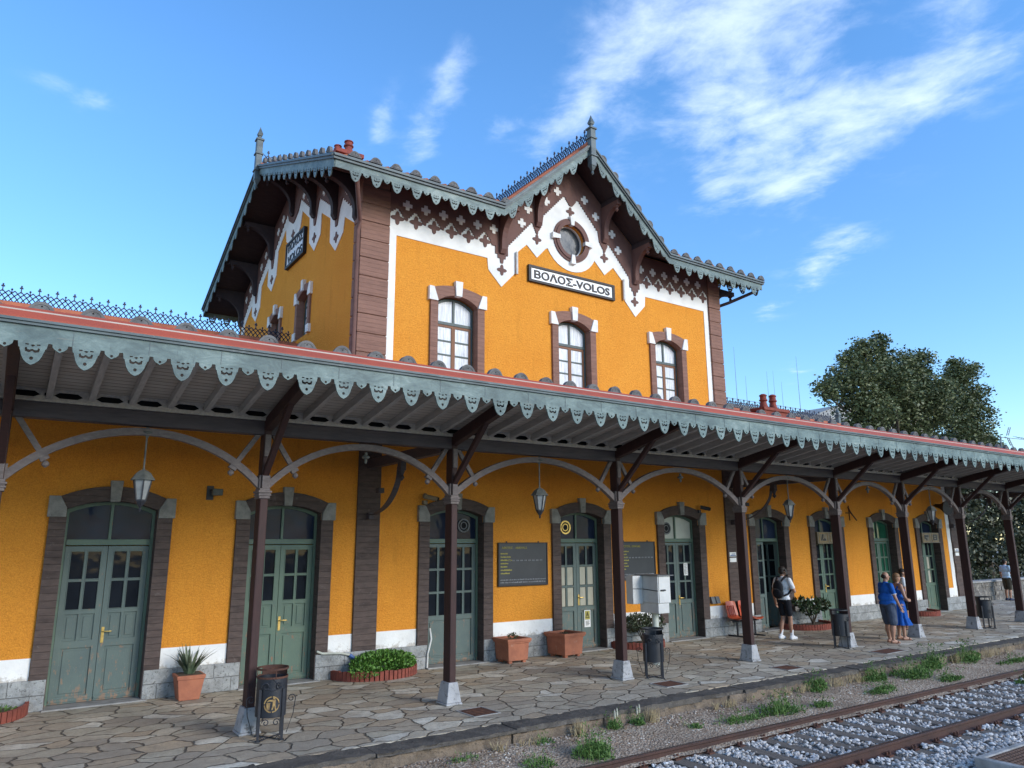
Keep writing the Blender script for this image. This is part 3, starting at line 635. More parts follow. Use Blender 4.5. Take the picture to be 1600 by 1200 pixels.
for y_,z_ in ((15.3,10.75),(15.75,11.0),(16.95,11.4),(17.4,11.65),(18.65,12.0),(19.1,12.25)):
    for yy in (y_,2*YC-y_): MB().prism(cross(yy,z_,.12),[],FY(XW0),-.062,-.04).build('cross_ornament','whitestone',B)
# ---- tower roof
XL,XR,YF,YB=4.9,19.05,13.85,26.45
zr=lambda x,y:10.72+.4175*(y-YF)
zb_=lambda x,y:10.72+.4175*(YB-y)
zgl=lambda x,y:10.72+gs*(x-GL)
zgr=lambda x,y:10.72+gs*(GR-x)
YV=YF+(GZ-10.72)/.4175
roof=MB(); sof=MB()
def slab(pts,zf):
    for mb,t0,t1 in ((roof,-.05,0),(sof,-.13,-.052)):
        n=len(pts); tri=tessellate_polygon([[Vector((a,b,0)) for a,b in pts]])
        vs=[(a,b,zf(a,b)+t0) for a,b in pts]+[(a,b,zf(a,b)+t1) for a,b in pts]
        mb.add(vs,[tuple(t) for t in tri]+[tuple(i+n for i in t)[::-1] for t in tri]+[(i,(i+1)%n,n+(i+1)%n,n+i) for i in range(n)])
slab([(XL,YF),(GL,YF),(GX,YV),(GX,20.15),(XL,20.15)],zr)
slab([(GR,YF),(XR,YF),(XR,20.15),(GX,20.15),(GX,YV)],zr)
slab([(XL,20.15),(XR,20.15),(XR,YB),(XL,YB)],zb_)
slab([(GL,YF),(GX,YF),(GX,YV)],zgl); slab([(GX,YF),(GR,YF),(GX,YV)],zgr)
# barrel tile rows on the slopes
for k in range(29):
    x=XL+.25+k*.485
    if x>XR: break
    y0=YF+.02
    if GL<x<GX: y0=YF+(x-GL)*gs/.4175
    if GX<=x<GR: y0=YF+(GR-x)*gs/.4175
    roof.tube([(x,y0,zr(x,y0)+.0),(x,20.1,zr(x,20.1)+.0)],.075,8); roof.tube([(x,YB,10.72),(x,20.2,zb_(x,20.2))],.075,6)
for k in range(12):
    y=YF+.3+k*.485
    xl=GL+(y-YF)*.4175/gs; xr_=GR-(y-YF)*.4175/gs
    if xl<GX-.1:
        roof.tube([(xl,y,zgl(xl,y)),(GX,y,GZ)],.075,6); roof.tube([(xr_,y,zgr(xr_,y)),(GX,y,GZ)],.075,6)
roof.tube([(XL,20.15,13.33),(XR,20.15,13.33)],.11,8); roof.tube([(GX,YF,GZ-.02),(GX,YV,GZ-.02)],.11,8)
tr=roof.build('tower_roof','tile',B); sof.build('soffit','soffit',B)
# rafters / purlins under the overhangs
pr=MB()
for y in (14.2,15.15,16.46,18.13,20.15,22.17,23.84,25.2):
    z=(zr(0,y) if y<20.15 else zb_(0,y))-.20
    MB().beam((XL+.05,y,z),(XW0,y,z),.13,.15).build('purlin','soffit',B)
for x in (9.69,10.83,13.17,14.31):
    z=(zgl(x,0) if x<GX else zgr(x,0))-.22
    MB().beam((x,YF+.05,z),(x,D,z),.13,.15).build('purlin','soffit',B)
def bracket(mp,a0,a1,zt,drop,par,w=.075):
    s=1 if a1>a0 else -1; L=abs(a1-a0)
    pts=[(a1,zt),(a0,zt),(a0,zt-.13)]
    n=8
    for i in range(n+1):
        t=PI/2*i/n; pts.append((a0+s*((L-.13)*math.sin(t)),zt-.13-(drop-.3)*(1-math.cos(t))))
    pts+=[(a1-s*.13,zt-drop),(a1-s*.06,zt-drop-.1),(a1,zt-drop-.1)]
    hole=[]
    for i in range(n+1):
        t=PI/2*(.08+.78*i/n); hole.append((a0+s*((L-.13)*math.sin(t)+.02)+s*.07*math.cos(t),zt-.13-(drop-.3)*(1-math.cos(t))+.09*math.sin(t)))
    hole+=[(a1-s*.06,zt-.14)] 
    m=MB().prism(pts,[],mp,-w,w)
    # pendant knob
    P=mp(a0+s*.12,zt-.16,0); m.lathe(P,[(.0,-.16),(.05,-.10),(.03,-.04),(.07,-.01),(.07,.03)],8)
    return m.build('bracket',par,B,bevel=.012)
for x in (9.69,10.83,13.17,14.31):
    zt=(zgl(x,0) if x<GX else zgr(x,0))-.29
    bracket(FY(x),YF+.12,D-.04,zt,.95,'paintbrown')
for y in (16.46,18.13,20.05,21.97,23.64,15.0,25.2):
    z=(zr(0,y) if y<20.15 else zb_(0,y))-.27
    bracket(FX(y),XL+.12,XW0-.04,z,.95,'soffit')
bracket(FX(14.9),XR-.12,XW1+.1,10.6,.75,'soffit')
# ---- lambrequin valances
PER=.49
def val_profile(s,last=False):
    out=[(-.135,.178),(-.125,.238),(-.112,.245),(-.112,.262),(-.104,.28),(-.092,.325),(-.068,.372),(-.036,.404),(0,.422),(.036,.404),(.068,.372),(.092,.325),(.104,.28),(.112,.262),(.112,.245),(.125,.238),(.135,.178),(.172,.178),(.178,.212),(.20,.235),(.245,.262),(.29,.235),(.312,.212),(.318,.178),(.355,.178)]
    holes=[circ(0,.352,.019,8),circ(.245,.228,.016,8),[(-.068,.198),(-.036,.198),(-.036,.212),(-.068,.212)],[(.036,.198),(.068,.198),(.068,.212),(.036,.212)],[(-.022,.210),(0,.203),(.022,.210),(0,.230)],
      [(-.068,.243),(-.050,.238),(-.045,.258),(-.025,.264),(0,.250),(.025,.264),(.045,.258),(.050,.238),(.068,.243),(.062,.281),(.025,.291),(0,.274),(-.025,.291),(-.062,.281)]]
    return out,holes
def valance(n,start,dirv,nrm,rise=0.,phase=.25,length=None,mb=None,top=0.):
    """lambrequin hanging vertically along a line; rise = dz per metre of run; start is on the board's top edge"""
    mb=mb or MB(); S=Vector(start); d=Vector(dirv); nn=Vector(nrm)
    mp=lambda u,v,w: S+d*u+Vector((0,0,rise*u-v))+nn*w
    out,holes=val_profile(0)
    for k in range(n):
        o=phase+k*PER
        sh=lambda L:[(u+o,v) for u,v in L]
        mb.prism([(o-.135,top)]+sh(out)+[(o+.355,top)],[sh(h) for h in holes],mp,0,.022)
    if phase-.135>.001: mb.prism([(0,top),(0,.20),(phase-.135,.20),(phase-.135,top)],[],mp,0,.022)
    end=phase-.135+n*PER
    if length and length>end+.001: mb.prism([(end,top),(end,.20),(length,.20),(length,top)],[],mp,0,.022)
    return mb
E1=(GL-XL)
v=valance(8,(XL,YF,10.62),(1,0,0),(0,-1,0),0,.46,E1); valance(8,(GR,YF,10.62),(1,0,0),(0,-1,0),0,.30,XR-GR,mb=v)
valance(5,(GL,YF-.004,10.60),(1,0,0),(0,-1,0),gs,.27,GX-GL,mb=v); valance(5,(GX,YF-.004,10.60+gs*(GX-GL)),(1,0,0),(0,-1,0),-gs,.38,GR-GX,mb=v)
valance(12,(XL,YF,10.62),(0,1,0),(-1,0,0),.4175,.25,6.3,mb=v); valance(12,(XL,20.15,10.62+.4175*6.3),(0,1,0),(-1,0,0),-.4175,.30,6.3,mb=v)
valance(12,(XR,YF,10.62),(0,1,0),(1,0,0),.4175,.25,6.3,mb=v)
valance(20,(XL,YB,10.62),(1,0,0),(0,1,0),0,.3,XR-XL,mb=v)
v.build('valance','teal',B)
md=MB()
def mould(p,q,nrm):
    p=Vector(p);q=Vector(q);n=Vector(nrm)
    for o,w,h,dz in ((.03,.07,.05,.02),(.05,.10,.045,.075),(.03,.06,.03,.115)): md.beam(p+n*o+Vector((0,0,dz)),q+n*o+Vector((0,0,dz)),w,h)
mould((XL-.05,YF,10.60),(GL+.02,YF,10.60),(0,-1,0)); mould((GR-.02,YF,10.60),(XR+.05,YF,10.60),(0,-1,0))
mould((GL,YF-.004,10.60),(GX,YF-.004,10.60+gs*(GX-GL)),(0,-1,0)); mould((GX,YF-.004,10.60+gs*(GX-GL)),(GR,YF-.004,10.60),(0,-1,0))
mould((XL,YF-.05,10.60),(XL,20.15,10.60+.4175*6.3),(-1,0,0)); mould((XL,20.15,10.60+.4175*6.3),(XL,YB,10.60),(-1,0,0))
mould((XR,YF-.05,10.60),(XR,20.15,10.60+.4175*6.3),(1,0,0))
md.build('eave_moulding','tealdark',B)
# antefixes on the tower eaves
AP=[(-.165,-.02),(-.165,.005),(-.135,.022),(-.115,.062),(-.085,.098),(-.045,.122),(0,.13),(.045,.122),(.085,.098),(.115,.062),(.135,.022),(.165,.005),(.165,-.02)]
def antefix_mesh(parent):
    m=MB().prism(AP,[circ(.0,.058,.011,8)],lambda u,v_,d:Vector((u,d,v_)),-.03,.04)
    m.prism([(.10*math.cos(a),.09*math.sin(a)+.004) for a in [PI*i/10 for i in range(11)]],[[(.090*math.cos(a),.080*math.sin(a)+.006) for a in [PI*i/10 for i in range(11)]]],lambda u,v_,d:Vector((u,d,v_)),-.036,-.028)
    return m.build('antefix','antefix',parent,local=True)
a0=antefix_mesh(B); first=True
def put_af(x,y,z,rz,tilt=0,s=1.):
    global first
    o=a0 if first else a0.copy()
    if not first: COL.objects.link(o); o.parent=B
    first=False
    o.location=(x-12.0,y-D,z); o.rotation_euler=(0,tilt,rz); o.scale=(s*.9,s,s*.9)
for k in range(9): put_af(XL+.42+k*.49,YF-.03,10.775,0)
for k in range(9): put_af(GR+.2+k*.49,YF-.03,10.775,0)
for k in range(12): y=YF+.35+k*.49; put_af(XL-.02,y,10.79+.4175*(y-YF),-PI/2,math.atan(-.4175)*-1)
for k in range(7): x=GX+.45+k*.42; put_af(x,YF-.0,10.80+gs*(GR-x),0,math.atan(gs))
# finials
def finial(x,y,z0,z1,par):
    m=MB(); w=.085
    m.box(x-w,x+w,y-w,y+w,z0+.12,z1-.42)
    m.frustum(x,y,z0,z0+.12,.03,.03,.075,.075); m.lathe((x,y,z0-.06),[(.01,-.06),(.04,-.02),(.025,.06)],8)
    for dz in (z0+.42,z0+.95,z1-.43): m.box(x-w-.03,x+w+.03,y-w-.03,y+w+.03,dz-.02,dz+.025)
    m.frustum(x,y,z1-.405,z1-.37,.115,.115,.07,.07)
    m.lathe((x,y,z1-.37),[(.05,0),(.05,.06),(.085,.085),(.105,.14),(.085,.18),(.04,.28),(.008,.37)],4,PI/4)
    m.build('finial','tealdark',par,bevel=.006)
finial(XL-.06,20.15,12.72,14.55,B); finial(GX,YF-.06,12.45,14.12,B)
# iron cresting
def cresting(p,q,z0,h,par,unit=.345):
    m=MB(); p=Vector(p);q=Vector(q); L=(q-p).length; d=(q-p)/L; n=int(L/unit); t=.021
    P=lambda s,z:p+d*s+Vector((0,0,z))
    m.beam(P(0,.01),P(L,.01),t,t)
    hw_=unit/3
    for k in range(n*3):
        s=k*hw_
        for a,b in ((0,1),(1,0)):
            m.beam(P(s+a*hw_,0),P(s+b*hw_,h*.38),t,t); m.beam(P(s+b*hw_,h*.38),P(s+a*hw_,h*.68),t,t)
    for k in range(n):
        s=k*unit+hw_
        m.beam(P(s,h*.6),P(s,h*1.0),t,t*1.2); m.beam(P(s-.035,h*.9),P(s+.035,h*.9),t*1.3,t*1.4); m.beam(P(s,h*.9),P(s,h*1.04),t*1.6,t*1.6)
        s=k*unit+hw_*2.5; m.beam(P(s,h*.5),P(s,h*.82),t,t); m.beam(P(s-.022,h*.76),P(s+.022,h*.76),t,t*1.1)
    return m.build('cresting','crest',par)
cresting((GX,YF+.1,GZ+.09),(GX,YV+.1,GZ+.09),0,.42,B); cresting((XL+.1,20.15,13.43),(XR-.1,20.15,13.43),0,.42,B)
# tower chimney
def chimney(x0,x1,y0,y1,z0,z1,pots,mat,lidmat):
    c=MB().box(x0,x1,y0,y1,z0,z1).box(x0-.06,x1+.06,y0-.06,y1+.06,z1-.10,z1+.02).build('chimney',mat,tr if False else B,bevel=.015)
    for (px,py,h,r) in pots:
        MB().lathe((px,py,z1),[(r*1.15,0),(r*1.1,h*.12),(r*.8,h*.4),(r*.78,h*.5),(r*1.05,h*.56),(r*1.05,h*.62),(r*.85,h*.66),(r*.8,h*.84),(r*1.0,h*.87),(r*.95,h*.93),(r*.5,h),(r*.4,h*.99)],14).build('chimney_pot','potred',c,smooth=True)
chimney(6.35,7.05,17.8,18.4,12.3,13.22,[(6.72,17.95,.42,.13),(6.5,18.2,.34,.11)],'potred','potred')
# downpipes
m=MB(); m.tube([(5.45,YF+.02,10.5),(5.45,YF+.1,10.3),(5.80,14.58,9.72),(5.80,14.66,9.5),(5.80,14.66,5.4)],.05,10); m.build('downpipe','paintbrown',B,smooth=True)
m=MB(); m.tube([(18.75,YF+.05,10.5),(18.75,YF+.12,10.32),(18.2,14.5,10.02),(17.93,15.0,9.9),(17.93,15.3,9.7),(17.93,15.3,5.6)],.05,10); m.build('downpipe','soffit',B,smooth=True)
for x in (10.14,13.86): MB().tube([(x,D-.06,9.97),(x,D-.06,9.36)],.035,8).build('rain_spout','whitepvc',B,smooth=True)
# ---- wing roofs with ridges
for x0,x1 in ((-6.5,XW0),(XW1,31.6)):
    wr=MB()
    for (ya,za,yb,zb2) in ((14.3,5.95,19.15,7.78),(24.9,5.6,19.15,7.78)):
        vs=[(x0,ya,za),(x1,ya,za),(x1,yb,zb2),(x0,yb,zb2)]; wr.add(vs+[(a,b,c-.08) for a,b,c in vs],[(0,1,2,3),(4,7,6,5),(0,4,5,1),(1,5,6,2),(2,6,7,3),(3,7,4,0)])
        k=x0+.1
        while k<x1:
            wr.tube([(k,ya,za+.01),(k,yb,zb2+.01)],.07,6); k+=.245
    wr.tube([(x0,19.15,7.80),(x1,19.15,7.80)],.13,8)
    wr.build('wing_roof','tile',B)
MB().prism([(15.05,5.9),(24.6,5.9),(19.15,7.7)],[],FY(31.1),0,.3).build('wing_gable_wall','stucco',B)
cresting((-6.3,19.15,7.90),(XW0-.02,19.15,7.90),0,.40,B); cresting((XW1+.05,19.15,7.90),(31.0,19.15,7.90),0,.40,B)
finial(31.2,19.15,7.35,8.65,B)
chimney(23.35,24.8,17.3,17.9,6.6,7.60,[(23.75,17.6,.60,.15),(24.33,17.6,.64,.15)],'brickred','potred')
# ------------------------------------------------------------------ platform canopy
CX=[-.15,3.15,6.42,10.28,14.12,17.92,21.22,24.54,27.80,31.10]
YC_=11.35; YE=9.0
K=thing('platform_canopy','long timber platform canopy with zinc lambrequin edge on brown columns','canopy',(14.0,YC_,0))
X0,X1=-3.2,33.2
zc=lambda y:4.60+.18*(YC_-y)          # underside of the boards, rising outwards
# boards
MB().add([(X0,YE+.03,zc(YE+.03)),(X1,YE+.03,zc(YE+.03)),(X1,YC_+.1,zc(YC_+.1)),(X0,YC_+.1,zc(YC_+.1)),(X0,YE+.03,zc(YE+.03)+.03),(X1,YE+.03,zc(YE+.03)+.03),(X1,YC_+.1,zc(YC_+.1)+.03),(X0,YC_+.1,zc(YC_+.1)+.03)],
  [(0,3,2,1),(4,5,6,7),(0,1,5,4),(1,2,6,5),(2,3,7,6),(3,0,4,7)]).add([(X0,YC_+.1,4.60),(X1,YC_+.1,4.60),(X1,D-.07,5.0),(X0,D-.07,5.0),(X0,YC_+.1,4.63),(X1,YC_+.1,4.63),(X1,D-.07,5.03),(X0,D-.07,5.03)],
  [(0,3,2,1),(4,5,6,7),(0,1,5,4),(1,2,6,5),(2,3,7,6),(3,0,4,7)]).build('ceiling','planks',K)
# roof covering
rf=MB()
vs=[(X0,YE+.12,5.04),(X1,YE+.12,5.04),(X1,D-.06,5.86),(X0,D-.06,5.86)]; rf.add(vs+[(a,b,c-.03) for a,b,c in vs],[(0,1,2,3),(4,7,6,5),(0,4,5,1),(1,5,6,2),(2,6,7,3),(3,7,4,0)])
k=X0+.1
while k<X1:
    rf.tube([(k,YE+.19,5.055),(k,D-.1,5.87)],.042,6); k+=.245
rf.build('roof_covering','tile',K)
rs=MB(); vs=[(X0,YE-.055,4.948),(X1,YE-.055,4.948),(X1,YE+.085,5.088),(X0,YE+.085,5.088)]
rs.add(vs+[(a,b,c-.02) for a,b,c in vs],[(0,1,2,3),(4,7,6,5),(0,4,5,1),(1,5,6,2),(2,6,7,3),(3,7,4,0)]); rs.build('red_flashing','redstrip',K)
md=MB()
for o,w,h,z in ((.02,.06,.03,4.886),(.03,.08,.028,4.916)): md.box(X0,X1,YE-o-w/2,YE-o+w/2,z-h/2,z+h/2)
md.build('eave_moulding','tealdark',K)
# valance built board by board with fine joints
x=-3.17; i=0; parts=0
vm=MB(); valance(74,(-3.2,YE,4.87),(1,0,0),(0,-1,0),0,.276,None,mb=vm)
vm.build('valance','teal',K)
j0=None
for k in range(48):
    xx=-2.63+k*.7505+(.03 if k%3==0 else 0)
    if j0 is None: j0=MB().box(-.0035,.0035,YE-.026-YC_,YE-.0225-YC_,4.70,4.868).build('board_joint','tealdark',K,local=True); jj=j0
    else: jj=j0.copy(); COL.objects.link(jj); jj.parent=K
    jj.location=(xx-14.0,0,0)
# rafters
r0=None
for k in range(74):
    xx=-2.92+.276-.245+k*.49+.245-.02
    if r0 is None:
        r0=MB().beam((0,YE+.05-YC_,zc(YE+.05)-.062),(0,.10,4.60-.06-.018),.075,.12).build('rafter','rafter',K,local=True); r=r0
    else: r=r0.copy(); COL.objects.link(r); r.parent=K
    r.location=(xx-14.0,0,0)
a0=MB().prism([(u,v*1.0) for u,v in AP],[circ(.0,.058,.011,8)],lambda u,v_,d:Vector((u,d,v_)),-.03,.05)
a0.prism([(.10*math.cos(a),.09*math.sin(a)+.004) for a in [PI*i/10 for i in range(11)]],[[(.090*math.cos(a),.080*math.sin(a)+.006) for a in [PI*i/10 for i in range(11)]]],lambda u,v_,d:Vector((u,d,v_)),-.036,-.028)
a0=a0.build('antefix','antefix',K,local=True)
for k in range(74):
    a=a0 if k==0 else a0.copy()
    if k: COL.objects.link(a); a.parent=K
    a.location=(-2.92+.49*k+.03-14.0,YE+.19-YC_,5.098+rnd.uniform(-.006,.006)); a.scale=(.9,1,rnd.uniform(.78,.9)); a.rotation_euler=(rnd.uniform(-.05,.05),rnd.uniform(-.03,.03),0)
# longitudinal beam with pierced board
MB().box(X0,X1,YC_-.09,YC_+.09,4.23,4.44).build('beam','beamwood',K,bevel=.01)
MB().box(X0,X1,YC_-.125,YC_+.125,4.443,4.478).build('beam_cap','rafter',K)
pb=MB()
for k in range(37):
    xa=X0+.02+k*.98
    hs=[]
    for c,w in ((.245,.17),(.735,.17)): hs.append([(xa+c-w,.055),(xa+c-w*.6,.02),(xa+c+w*.6,.02),(xa+c+w,.055),(xa+c+w*.6,.10),(xa+c-w*.6,.10)])
    hs.append([(xa+.46,.045),(xa+.52,.045),(xa+.52,.085),(xa+.46,.085)])
    pb.prism([(xa,0),(xa+.98,0),(xa+.98,.14),(xa,.14)],hs,lambda u,v_,d:Vector((u,YC_-.118+d,4.479+v_)),0,.02)
pb.build('pierced_board','rafter',K)
MB().box(X0,X1,YC_+.02,YC_+.04,4.478,4.60).build('dark_backing','darkroom',K)  # near-black sheet paints in the shade behind the pierced holes
# outriggers at each column
def column():
    s=MB().box(-.060,.060,-.116,.116,.33,3.27); s.box(-.056,.056,-.11,.11,3.40,4.3)
    c=s.build('column','coldark',K,local=True,bevel=.015)
    b=MB().frustum(0,0,0,.035,.152,.185,.152,.185).frustum(0,0,.035,.35,.14,.172,.085,.14).build('column_base','baseblock',c,local=True,bevel=.012)
    cp=MB()
    for w,z0,z1 in ((.092,3.27,3.31),(.106,3.31,3.335),(.096,3.335,3.355),(.112,3.355,3.385),(.09,3.385,3.42)): cp.box(-w+.012,w-.012,-w-.036,w+.036,z0,z1)
    for sx,sy in ((0,-1),(0,1),(1,0),(-1,0)):
        cp.box(*sorted((-.05 if not sx else sx*.04,.05 if not sx else sx*.082)),*sorted((-.085 if not sy else sy*.06,.085 if not sy else sy*.135)),3.42,3.62)
    cp.build('capital','archwood',c,local=True,bevel=.006)
    MB().box(-.042,.042,-.135,-.105,3.9,4.23).build('face_board','archwood',c,local=True)
    o=MB().beam((0,-.085,3.62),(0,-1.18,4.60),.09,.085); o.beam((0,.15,4.33),(0,YE+.06-YC_,zc(YE+.06)-.115),.12,.19)
    o.build('outrigger','coldark',c,local=True,bevel=.01)
    return c
c0=column()
for i,x in enumerate(CX):
    c=c0 if i==0 else dup(c0,parent=K)
    c.location=(x-14.0,0,0)
for i in range(len(CX)-1):
    a,b=CX[i]+.065,CX[i+1]-.065; xm=(a+b)/2
    ap=4.205; t=.10
    o=arc(a,3.46+.085,xm,ap,b,3.46+.085,22); inn=arc(a,3.46-.055,xm,ap-t,b,3.46-.055,22)
    m=MB().prism(o+inn[::-1],[],FX(YC_),-.05,.05)
    ar=m.build('arch','archwood',K)
    for sx,xc in ((1,a),(-1,b)):
        jn=MB()
        p=Vector((xc+sx*.05,YC_,4.24)); qd=Vector((xc+sx*.385,YC_,3.735))
        jn.beam(p,qd,.07,.06,(0,1,0)); d=(qd-p).normalized()
        jn.beam(qd+d*.0,qd+d*.05,.11,.085,(0,1,0)); jn.lathe(qd+d*.06-Vector((0,0,.06)),[(.01,-.03),(.045,0),(.045,.03),(.02,.06)],8)
        jn.build('arch_strut','archwood',ar)
# tie beams and curved brackets at the tower piers
for x in (6.30,17.86,30.9):
    m=MB().box(x-.075,x+.075,YC_+.09,D-.05,4.17,4.36)
    pts=[]; n=12
    o=[(14.64-1.45*math.sin(PI/2*i/n),3.18+.97*(1-math.cos(PI/2*i/n))) for i in range(n+1)]
    inn=[(14.64-.12-1.30*math.sin(PI/2*i/n),3.20+.86*(1-math.cos(PI/2*i/n))) for i in range(n+1)]
    m.prism([(y,z) for y,z in o]+inn[::-1],[],FY(x),-.06,.06)
    m.box(x-.055,x+.055,13.05,13.2,4.0,4.2); m.lathe((x,13.12,3.86),[(.01,-.06),(.06,0),(.03,.05),(.06,.12),(.05,.16)],8)
    m.box(x-.06,x+.06,14.05,14.2,3.62,3.72); m.box(x-.05,x+.05,14.52,14.67,3.1,3.24)
    m.build('curved_bracket','beamwood',K)
# ------------------------------------------------------------------ setting
def struct(name,mb,mat,**kw): return tag(mb.build(name,mat,**kw),kind='structure')
struct('ground',MB().add([(-400,-300,-.62),(600,-300,-.62),(600,700,-.62),(-400,700,-.62)],[(0,1,2,3)]),'ground',normals=False)
struct('platform',MB().box(-14,75,9.72,15.12,-.6,0).box(31.45,75,15.12,16.3,-.6,0),'flag')
def rough_block(mb,x0,x1,y0,y1,z0,z1,nx,amp,r,ny=2,nz=2):
    """stone block whose faces are gridded and knocked about"""
    P={}
    def pt(i,j,k):
        if (i,j,k) not in P:
            e=sum((i in (0,nx),j in (0,ny),k in (0,nz)))
            q=amp*(1.0 if e<2 else 1.5)
            P[i,j,k]=len(vs); vs.append((x0+(x1-x0)*i/nx+(0 if i in (0,nx) else r.uniform(-.2,.2)*(x1-x0)/nx),y0+(y1-y0)*j/ny+(r.uniform(-q,q*.5) if j==0 else 0),z0+(z1-z0)*k/nz+(r.uniform(-q,q*.2)*(.7 if k==nz else 1) if k>0 else 0)))
        return P[i,j,k]
    vs=[];fs=[]
    for i in range(nx):
        for j in range(ny): fs.append((pt(i,j,nz),pt(i+1,j,nz),pt(i+1,j+1,nz),pt(i,j+1,nz)))
        for k in range(nz): fs.append((pt(i,0,k),pt(i+1,0,k),pt(i+1,0,k+1),pt(i,0,k+1)))
    for i in (0,nx):
        for j in range(ny):
            for k in range(nz): fs.append((pt(i,j,k),pt(i,j+1,k),pt(i,j+1,k+1),pt(i,j,k+1)))
    mb.add(vs,fs)
rk=random.Random(3); kb=MB(); x=-14.0
while x<75:
    w=rk.uniform(1.1,2.4); rough_block(kb,x,x+w-.012,9.33+rk.uniform(-.03,.03),9.735,-.07+rk.uniform(-.02,.02),.006+rk.uniform(-.014,.006),max(4,int(w/.09)) if x<30 else 4,.014,rk); x+=w
kerb=struct('platform_kerb',kb,'kerb',smooth=True,angle=35,normals=False)
MB_=MB(); x=-14.0
while x<75:
    w=rk.uniform(.7,1.9); rough_block(MB_,x,x+w-.01,9.355+rk.uniform(-.035,.02),9.74,-.6,-.06+rk.uniform(-.01,.01),max(4,int(w/.07)) if x<30 else 4,.020,rk,1,6); x+=w
struct('kerb_face',MB_,'kerbside',smooth=True,angle=35,normals=False)
# gravel verge, ballast bed as gently uneven sheets
def sheet(name,x0,x1,ys,zs,nx,mat,amp,seed):
    r=random.Random(seed); vs=[];fs=[]; m=len(ys)
    for i in range(nx+1):
        for j in range(m): vs.append((x0+(x1-x0)*i/nx,ys[j],zs[j]+r.uniform(-amp,amp)))
    for i in range(nx):
        for j in range(m-1): a=i*m+j; fs.append((a,a+m,a+m+1,a+1))
    return struct(name,MB().add(vs,fs),mat,smooth=True,angle=180,normals=False)
sheet('gravel_verge',-14,75,[9.40,9.1,8.8,8.5,8.2,7.95],[-.20,-.215,-.25,-.28,-.315,-.36],240,'gravel',.014,1)
sheet('ballast_bed',-14,90,[8.1,7.9,7.5,7.1,6.7,6.4,6.1,5.6,5.1,4.6,4.0,3.2,2.2,0,-3],[-.40,-.415,-.43,-.43,-.43,-.425,-.40,-.37,-.35,-.35,-.36,-.38,-.42,-.5,-.61],300,'ballastbed',.012,2)
# rails
RP=[(-.065,-.15),(.065,-.15),(.065,-.138),(.012,-.118),(.009,-.045),(.036,-.03),(.036,-.006),(.030,0),(-.030,0),(-.036,-.006),(-.036,-.03),(-.009,-.045),(-.012,-.118),(-.065,-.138)]
ZR=-.25
for y,lab in ((8.06,'rusty running rail nearest the platform kerb'),(6.44,'rusty running rail on the side away from the platform')):
    m=MB(); a=[(-14,y+u,ZR+v) for u,v in RP]; b=[(90,y+u,ZR+v) for u,v in RP]; n=len(RP)
    m.add(a+b,[(i,(i+1)%n,n+(i+1)%n,n+i) for i in range(n)]+[tuple(range(n)),tuple(range(n,2*n))[::-1]])
    r=m.build('rail','rail'); tag(r,lab,'rail','rails of the station track')
    ORG[r]=Vector((0,0,0))
    h=MB().box(-14,90,y-.024,y+.024,ZR-.001,ZR+.0015); h.build('running_surface','railtop',r)
# sleepers
SL=["{} sleeper lying under the rusty rails"]
sp=MB().box(-.115,.115,-1.28,1.28,-.15,0).build('sleeper','sleeper',local=True,bevel=.012)
for y in (.81,-.81):
    for s_ in (-1,1):
        chair=MB().box(-.06,.06,y+s_*.05,y+s_*.15,0.0,.022); chair.lathe((.025,y+s_*.10,.018),[(.022,0),(.022,.037),(.012,.05)],6); chair.lathe((-.03,y+s_*.09,.018),[(.02,0),(.02,.032),(.012,.045)],6)
        chair.build('rail_fastening','rusty',sp,local=True)
xs=[]; x=6.9
while x<46: xs.append(x); x+=.645
for i,x in enumerate(xs):
    s=sp if i==0 else dup(sp)
    s.location=(x+rk.uniform(-.03,.03),7.25+rk.uniform(-.04,.04),-.395); s.rotation_euler=(0,0,rk.uniform(-.02,.02))
    tag(s,'worn timber sleeper crossing under the two rusty rails','sleeper','sleepers under the station track')
# loose stones
def stone_mesh(n,place,smin,smax,seed):
    r=random.Random(seed); t=(1+5**.5)/2
    base=[Vector(v).normalized() for v in [(-1,t,0),(1,t,0),(-1,-t,0),(1,-t,0),(0,-1,t),(0,1,t),(0,-1,-t),(0,1,-t),(t,0,-1),(t,0,1),(-t,0,-1),(-t,0,1)]]
    F=[(0,11,5),(0,5,1),(0,1,7),(0,7,10),(0,10,11),(1,5,9),(5,11,4),(11,10,2),(10,7,6),(7,1,8),(3,9,4),(3,4,2),(3,2,6),(3,6,8),(3,8,9),(4,9,5),(2,4,11),(6,2,10),(8,6,7),(9,8,1)]
    vs=[];fs=[]
    for _ in range(n):
        p=place(r)
        if p is None: continue
        s=r.uniform(smin,smax); sc_=(s*r.uniform(.8,1.35),s*r.uniform(.7,1.1),s*r.uniform(.45,.8))
        M=Matrix.Translation(p)@Matrix.Rotation(r.uniform(0,6.3),4,'Z')@Matrix.Rotation(r.uniform(-.5,.5),4,'X')@Matrix.Rotation(r.uniform(-.5,.5),4,'Y')
        o=len(vs)
        for b in base:
            k=r.uniform(.72,1.12); vs.append(M@Vector((b.x*sc_[0]*k,b.y*sc_[1]*k,b.z*sc_[2]*k)))
        fs+=[tuple(i+o for i in f) for f in F]
    m=MB(); m.v=vs; m.f=fs; return m
def pl_ballast(r):
    x=6.5+28*(r.random()**1.7); y=r.uniform(3.2,8.02)
    if abs(y-8.06)<.05 or abs(y-6.44)<.07: return None
    z=-.405 if 6.4<y<8 else -.385 if y>5.9 else -.345
    inside=5.98<y<8.5
    if inside:
        for sx in xs:
            if abs(x-sx)<.15 and r.random()<.96: return None
    return Vector((x,y,z+r.uniform(-.012,.02)))
tag(stone_mesh(30000,pl_ballast,.022,.043,11).build('ballast_stones','ballast',normals=False),kind='stuff')
